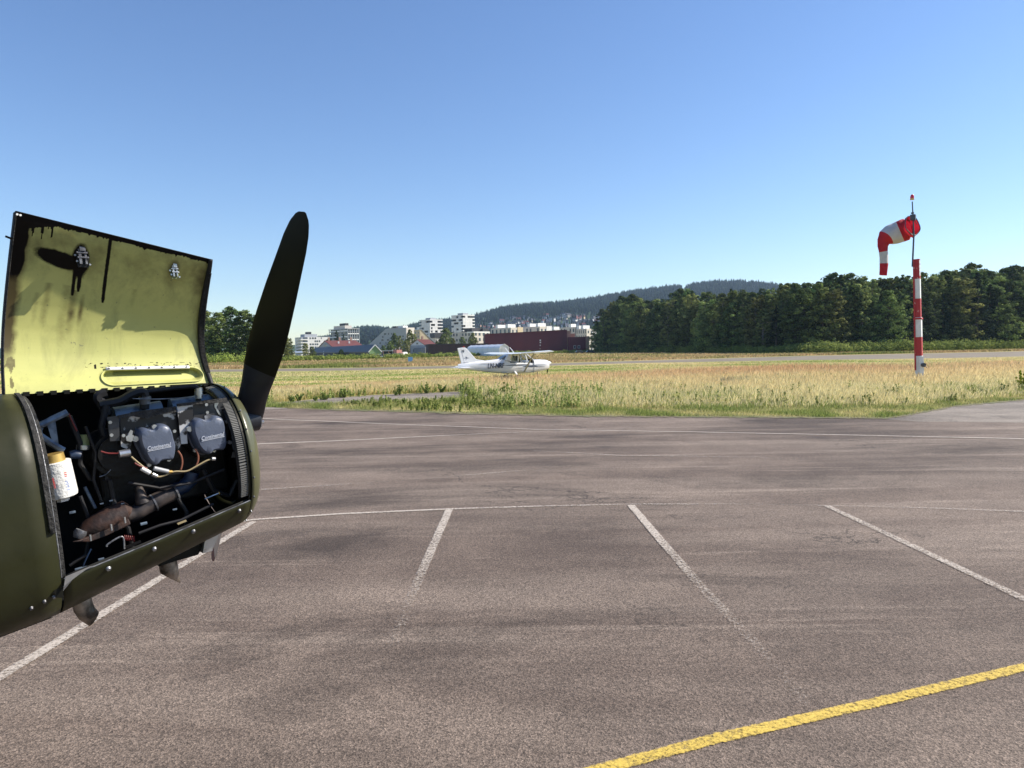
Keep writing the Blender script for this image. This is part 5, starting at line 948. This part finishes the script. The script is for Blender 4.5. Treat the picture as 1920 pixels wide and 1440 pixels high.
plate(z4([(1210,390),(1290,358),(1298,372),(1220,404)]),.30,.004,'tab','wire_tan',PL); plate(z4([(740,600),(880,540),(890,560),(760,620)]),.29,.004,'tab','oily_black',PL)
for i_,(pp,W_,r_) in enumerate((([(205,900),(215,950),(240,990),(250,1040)],.20,.010),([(150,930),(170,985),(160,1040),(130,1060)],.18,.008),([(330,930),(350,960),(345,1000),(300,1020)],.22,.009),([(380,880),(400,920),(430,930),(445,900)],.20,.011),([(200,760),(190,800),(205,850),(200,900)],.16,.013),([(160,800),(180,850),(175,900),(190,940)],.19,.006),([(240,905),(300,915),(360,905),(420,880)],.24,.006),([(130,780),(150,830),(150,870),(170,900)],.17,.010),([(260,1000),(300,985),(340,975),(400,945)],.27,.006))): MB().tube(sum([[E_(a[0]+(b[0]-a[0])*k/4,a[1]+(b[1]-a[1])*k/4,W_) for k in range(4)] for a,b in zip(pp[:-1],pp[1:])],[])+[E_(*pp[-1],W_)],r_,8).build('engine_hose','rubber',EN,smooth=True)
# torn sheet where cowling meets fuselage
plate(z4([(205,870),(300,830),(420,780),(470,770),(400,800),(330,850),(270,895),(235,930),(190,960),(185,1000)]),.385,.003,'torn_edge','bare_metal',low)
plate(z4([(100,1000),(160,880),(225,850),(240,890),(190,960),(185,1060),(120,1060)]),.372,.004,'rubber_flap','black_paint',fus)
# ------------------------------------------------ belly: exhaust stubs and scoop
def stub(pts, W, radii, shear, name='exhaust_stub'):
    P = P_(pts,W); rows=[]; n=18
    for i,(p,r_) in enumerate(zip(P,radii)):
        d = (P[min(i+1,len(P)-1)]-P[max(i-1,0)]).normalized(); s_ = d.cross(wn).normalized(); rows.append([p+s_*(math.cos(2*PI*j/n)*r_)+wn*(math.sin(2*PI*j/n)*r_*.8)+ (d*(math.cos(2*PI*j/n)*r_*shear) if i==len(P)-1 else V()) for j in range(n)])
    mb = MB(); mb.grid(rows,closed=True); return mb.build(name,'stack_metal',PL,smooth=True,solid=.003)
stub([(152,1112),(153,1126),(156,1138),(163,1150),(176,1160)],.10,[.032,.034,.034,.032,.028],.25); stub([(311,1036),(314,1052),(317,1068),(320,1084)],.02,[.034,.036,.036,.034],-1.0)
# air scoop: open box under the nose
sc = MB(); top_ = P_([(270,1060),(300,1040),(345,1010),(400,985),(418,985)],.14); 
o1 = P_([(385,1008),(408,985),(418,987),(412,1002),(398,1034),(380,1038)],.13); mb = MB(); mb.prism(o1,wn*-.16); scp = mb.build('air_scoop','bare_metal',PL,bevel=.003)
mb = MB(); mb.prism(P_([(298,1062),(330,1052),(372,1040),(386,1010),(350,1018),(320,1035)],.10),wn*-.14); mb.build('cowl_flap','black_paint',scp)
# shade under the lower lip, put in as a black strip running aft
skin('belly_shade_strip', lin(-1.4,U0_-.02,4), 2.72, 3.0, 6, 'black_paint', -.003, fus, thick=.002)
# ------------------------------------------------ raised cowling door
dz = V((0,0,1)); HL, HR = E_(10,741,0.02), E_(401,721,0.0); TL0, TR0 = E_(31,396,.13), E_(398,487,.11)
SW = [(0,0),(.06,-.045),(.15,-.085),(.30,-.118),(.45,-.115),(.60,-.085),(.75,-.042),(.88,0),(1,.045)]
def dw(s_): return float(np.interp(s_,[a[0] for a in SW],[a[1] for a in SW]))
SWs = [np.mean([dw(min(1,max(0,s_+k*.02))) for k in range(-4,5)]) for s_ in np.linspace(0,1,101)]
def door(U,S_,off=0.):
    a_ = HL.lerp(HR,U); b_ = TL0.lerp(TR0,U); b0 = b_-wn*(.045)      # chord
    p = a_.lerp(b0,S_)+wn*float(np.interp(S_*100,range(101),SWs)); return p+wn*off
gu, gv = 240, 220; mb = MB(); rows=[]; st=[]; br=[]
def sm(a,b,x): t_=min(1,max(0,(x-a)/(b-a))); return t_*t_*(3-2*t_)
def stains(U,S_):
    nz = mnoise.noise(V((U*9,S_*9,1)))*.5+mnoise.noise(V((U*25,S_*25,4)))*.25; k=0.; b_=0.
    e = ((U-.215)/.115)**2+((S_-.80+.15*(U-.215))/.048)**2; k=max(k,1.25-e*.75+nz*.25 if e<1.6 else 0)
    e = ((U-.31)/.042)**2+((S_-.815)/.10)**2; k=max(k,1.2-e*.7+nz*.2 if e<1.6 else 0)
    e = ((U-.795)/.035)**2+((S_-.89)/.055)**2; b_=max(b_,.9-e*.5)
    for u0,s0,s1,w_ in ((.292,.60,.82,.008),(.318,.63,.82,.009),(.443,.58,.97,.0085)):
        if s0<S_<s1: k=max(k, 1.15-abs(U-u0)/w_*.6 - max(0,(s0+.03-S_))*10)
    # soot along the top edge with drips
    dep = .028+.055*sm(.2,.0,U)+.02*nz; dr = mnoise.noise(V((U*70,0,2))); dep += max(0,dr)*.14*sm(.32,.05,U)+max(0,dr)*.02
    if S_>1-dep: k=max(k,1.1)
    lw = .030+.025*S_+.02*nz+ .015*sm(.72,1,S_); b_=max(b_, 1.1*sm(lw*1.9,lw*.5,U)*sm(.05,.35,S_)); 
    if S_>.60: k=max(k, 1.1*sm(lw*1.25,lw*.8,U)*sm(.55,.78,S_))
    b_=max(b_, .95*sm(.80,1.0,U)*sm(.55,.85,S_)*(.7+nz)); b_=max(b_, .35*sm(.86,1.,U))
    for u0,w_,s0,s1,a_ in ((.30,.022,.28,.64,.8),(.27,.03,.2,.66,.4),(.345,.014,.33,.62,.65),(.18,.02,.3,.66,.35),(.40,.03,.42,.66,.3),(.13,.015,.3,.6,.3),(.60,.02,.45,.7,.25)):
        if s0<S_<s1: b_=max(b_, a_*math.exp(-((U-u0-(s1-S_)*-.06)/w_)**2)*sm(s0,s0+.2,S_)*(1+nz))
    b_=max(b_, .55*sm(.62,.88,S_)*(.75+nz*1.2)*(1-.5*sm(.4,.6,U)*sm(.8,.6,U)))
    e=abs(S_-.155-.01*U); 
    if .36<U<.98 and e<.02 and mnoise.noise(V((U*60,S_*90,0)))>.22: k=max(k,.75)
    if U<.05 and S_<.5 and mnoise.noise(V((U*50,S_*14,7)))>.12: b_=max(b_,.8)
    return k,b_
def slot(U,S_):   # recessed louvre near the hinge
    cu = min(.90,max(.49,U)); return math.hypot((U-cu)/.055,(S_-.082-.012*(U-.5))/.050)
for i in range(gv+1):
    r_=[]
    for j in range(gu+1):
        U,S_=j/gu,i/gv; d_ = slot(U,S_); off = -.028*sm(1.0,.72,d_)+.004*max(0,1-abs(d_-1.12)/.14)
        off += mnoise.noise(V((U*3,S_*3,5)))*.004; r_.append(door(U,S_,off)); k,b_=stains(U,S_); st.append(max(0,k)); br.append(max(0,b_))
    rows.append(r_)
mb.grid(rows); mb.attrs={'stain':st,'brown':br}; dr = mb.build('cowling_door','zinc',PL,smooth=True,fix=False); dr['label']='raised cowling door with oil stained yellow green inner face'
mb = MB(); mb.grid([[door(j/40,i/40,-.034) for j in range(41)] for i in range(41)]); mb.build('outer_skin','olive',dr,smooth=True,fix=False)
# flanges: top, left, right returns
def strip(name,f0,f1,mat,n=60,solid=.004): mb = MB(); mb.grid([[f0(i/n),f1(i/n)] for i in range(n+1)]); return mb.build(name,mat,dr,smooth=True,solid=solid)
ribw = .030
strip('top_flange',lambda t_:door(t_,1.0,.004),lambda t_:door(t_,1.008,-.034),'black_paint'); strip('aft_flange',lambda t_:door(0,t_,.003),lambda t_:door(-.004,t_,-.036),'seal')
strip('front_flange',lambda t_:door(1.0,t_,.004),lambda t_:door(1.006,t_,-.036),'black_paint')
wS = lambda t_: .022+.014*math.sin(PI*t_)
strip('rubber_seal',lambda t_:door(1.002,t_,.010),lambda t_:door(1.002-wS(t_),t_,.006),'rubber',80,.010)
mb = MB()
for k in range(130):
    t0=.10+.80*k/130; t1=t0+.003; a_,b_,c_,e_=door(1.003,t0,.018),door(1.003-wS(t0)*.85,t0,.013),door(1.003-wS(t1)*.85,t1,.013),door(1.003,t1,.018); mb.add([a_,b_,c_,e_],[(0,1,2,3)])
mb.build('seal_rib','seal',dr,solid=.004,fix=False)
mb = MB()
for k in range(16):
    u0=.075+.058*k; mb.hexa([door(u0,-.012,-.004),door(u0+.026,-.012,-.004),door(u0+.026,-.012,.010),door(u0,-.012,.010),door(u0,.012,-.004),door(u0+.026,.012,-.004),door(u0+.026,.012,.012),door(u0,.012,.012)])
mb.build('piano_hinge','black_paint',dr)
# vent slot: opening plate, aluminium strip above, raised rim
rim=[]
for k in range(48):
    a_=2*PI*k/48; cu=.90 if math.cos(a_)>0 else .49; U=cu+.055*math.cos(a_)*1.12; S_=.082+.012*(U-.5)+.050*math.sin(a_)*1.12; rim.append(door(U,S_,.005))
MB().tube(rim+[rim[0]],.0022,6).build('vent_rim','zinc_plain',dr,smooth=True)
strip('vent_strip',lambda t_:door(.455+.44*t_,.150+.006*t_,.007),lambda t_:door(.455+.44*t_,.130+.006*t_,.009),'trim_white',20,.003)
mb = MB(); mb.grid([[door(.50+.40*i/20,.098+.006*i/20,-.022),door(.50+.40*i/20,.128+.006*i/20,-.030)] for i in range(21)]); mb.build('vent_slot','zinc_dark',dr,solid=.002)
for k in range(7): p = door(.47+.068*k,.141+.001*k,.010); MB().tube([p,p+wn*.003],.004,8).build('rivet','dull_metal',dr)
# latches
def latch(U,S_,s_,mat):
    mb = MB(); c0 = door(U,S_,.0); ux=(HR-HL).normalized(); uy=vn; ol=[(-.5,-.8),(-.55,.1),(-.3,.75),(.1,.9),(.5,.7),(.6,0),(.45,-.8)]
    mb.prism([c0+ux*(x*.035*s_)+uy*(y*.05*s_)+wn*.002 for x,y in ol],wn*.003); lt = mb.build('latch','oily_black' if s_>.9 else 'zinc_dark',dr)
    for x0,x1,y0,y1,h in ((-.012,-.004,-.03,.035,.016),(.006,.012,-.03,.03,.014),(-.018,.016,.006,.012,.018),(-.016,.018,-.010,-.004,.018),(-.008,.010,.014,.034,.022)):
        m2 = MB(); m2.hexa([c0+ux*a*s_+uy*b*s_+wn*c for c in (.004,h) for a,b in ((x0,y0),(x1,y0),(x1,y1),(x0,y1))]); m2.build('latch_bar',mat,lt,bevel=.001)
    for x,y in ((-.022,.0),(.022,.02),(-.018,-.02),(.02,-.03)): p=c0+ux*x*s_+uy*y*s_; MB().tube([p+wn*.004,p+wn*.010],.004,8).build('rivet',mat,lt)
latch(.315,.845,1.15,'dull_metal'); latch(.795,.865,.85,'bare_metal')
for x,y in ((32,399),(37,397)): p=door(.004 if x<35 else .018,.985,.006); MB().tube([p,p+wn*.004],.004,8).build('rivet','trim_white',dr)
c0=door(-.004,.86,.0); MB().tube([c0,c0-un*.02+vn*.01],.004,6).build('stay_clip','oily_black',dr)
# ------------------------------------------------ propeller
TH = R(43); bd = vn*math.cos(TH)+wn*math.sin(TH); be = wn*math.cos(TH)-vn*math.sin(TH); HB = NW(.11,.14,.0)
PRT = [(.0,.135,.060,62),(.07,.135,.060,60),(.14,.125,.056,56),(.22,.130,.046,50),(.32,.150,.030,42),(.45,.170,.022,34),(.60,.174,.017,27),(.75,.166,.013,22),(.90,.148,.010,18),(1.00,.135,.008,16),(1.07,.112,.007,15),(1.115,.08,.006,14),(1.138,.045,.004,14),(1.145,.012,.003,14)]
def blade(sg, name, mats, parent=PL):
    b_,e_ = (bd,be) if sg>0 else (-bd,-be); mb = MB(); rows=[]; n=20; rr_=[]
    for k in range(70):
        r_=1.145*k/69; ch,th,tw=[float(np.interp(r_,[p[0] for p in PRT],[p[i] for p in PRT])) for i in (1,2,3)]; tw=R(tw); cdv=e_*math.cos(tw)+un*math.sin(tw); nv=un*math.cos(tw)-e_*math.sin(tw); c_=HB+b_*r_; row=[]
        for j in range(n):
            a_=2*PI*j/n; x=math.cos(a_); y=math.sin(a_); row.append(c_+cdv*(ch/2*x-.08*ch)+nv*(th/2*(y if y>0 else y*.55)))
        rows.append(row); rr_.append(r_)
    ks=[0,18,64,69] if True else 0
    for i in range(69):
        mb.k = 1 if rr_[i]<.30 else (2 if rr_[i]>1.04 and sg<0 else 0); mb.grid(rows[i:i+2],closed=True)
    mb.k=0; mb.add(rows[-1],[tuple(range(n))]); return mb.build(name,mats,parent,smooth=True)
B1 = blade(1,'propeller_blade',['black_paint','blade_metal','tip_red']); B2 = blade(-1,'propeller_blade',['bare_metal','blade_metal','tip_red'])
hb = MB().tube([HB-un*.04,HB-un*.034,HB+un*.034,HB+un*.04],[.05,.058,.058,.05],28).build('propeller_hub','blade_metal',PL,smooth=True)
for k in range(6): a_=PI/3*k; p=HB+vn*.038*math.cos(a_)+wn*.038*math.sin(a_); MB().tube([p+un*.03,p+un*.055],.008,6).build('hub_bolt','bare_metal',hb)
MB().tube([HB-un*.17,HB-un*.05],.06,20).build('propeller_shaft','oily_black',PL)
# ------------------------------------------------ rest of the machine outside the frame
mb = MB(); mb.hexa([NW(u,v,w_) for u,v,w_ in ((-3.3,.25,-.38),(-1.5,.38,-.40),(-1.5,.38,.40),(-3.3,.25,.38),(-3.1,.95,-.36),(-2.0,.95,-.36),(-2.0,.95,.36),(-3.1,.95,.36))]); mb.build('cabin_glazing','glass',PL)
mb = MB(); rows=[]; prof=[(0,0),(.03,.35),(.12,.72),(.3,1),(.5,.9),(.75,.5),(1,.02),(.75,-.15),(.5,-.28),(.3,-.35),(.12,-.32),(.03,-.2)]
for w_ in (-5.4,-2,0,2,5.4): rows.append([NW(-1.95-1.5*a_,1.03+.14*b_+abs(w_)*.03,w_) for a_,b_ in prof])
mb.grid(rows,closed=True); [mb.add(r_,[tuple(range(12))]) for r_ in (rows[0],rows[-1])]; mb.build('wing','olive',PL,smooth=True)
for s_ in (-1,1):
    MB().beam(NW(-2.2,-.45,s_*.42),NW(-2.5,1.05,s_*2.8),.12,.05,un).build('wing_strut','olive',PL)
    wh = NW(-1.5,0,s_*1.1); wh.z=.32; lg = MB().beam(NW(-1.4,-.45,s_*.38),wh+V((0,0,.0)),.12,.05,un).build('landing_gear_leg','olive',PL); uh=V((un.x,un.y,0)).normalized(); MB().tube([wh-wn*.09,wh+wn*.09],.32,24).build('wheel','tyre',lg,bevel=.03)
for w_ in (-1,1):
    mb = MB(); mb.prism([NW(-6.2,-.45,w_*.05),NW(-7.1,-.45,w_*.05),NW(-7.0,-.42,w_*1.6),NW(-6.5,-.42,w_*1.6)],vn*.05); mb.build('tailplane','olive',PL)
mb = MB(); mb.prism([NW(-5.9,-.42,-.03),NW(-7.3,-.60,-.03),NW(-7.4,.75,-.03),NW(-6.8,.80,-.03)],wn*.06); mb.build('fin','olive',PL)
tw_ = NW(-7.0,0,0); tw_.z=.12; tl = MB().tube([NW(-6.9,-.68,0),tw_],.03,8).build('tailwheel_leg','dull_metal',PL); MB().tube([tw_-wn*.05,tw_+wn*.05],.12,16).build('wheel','tyre',tl)
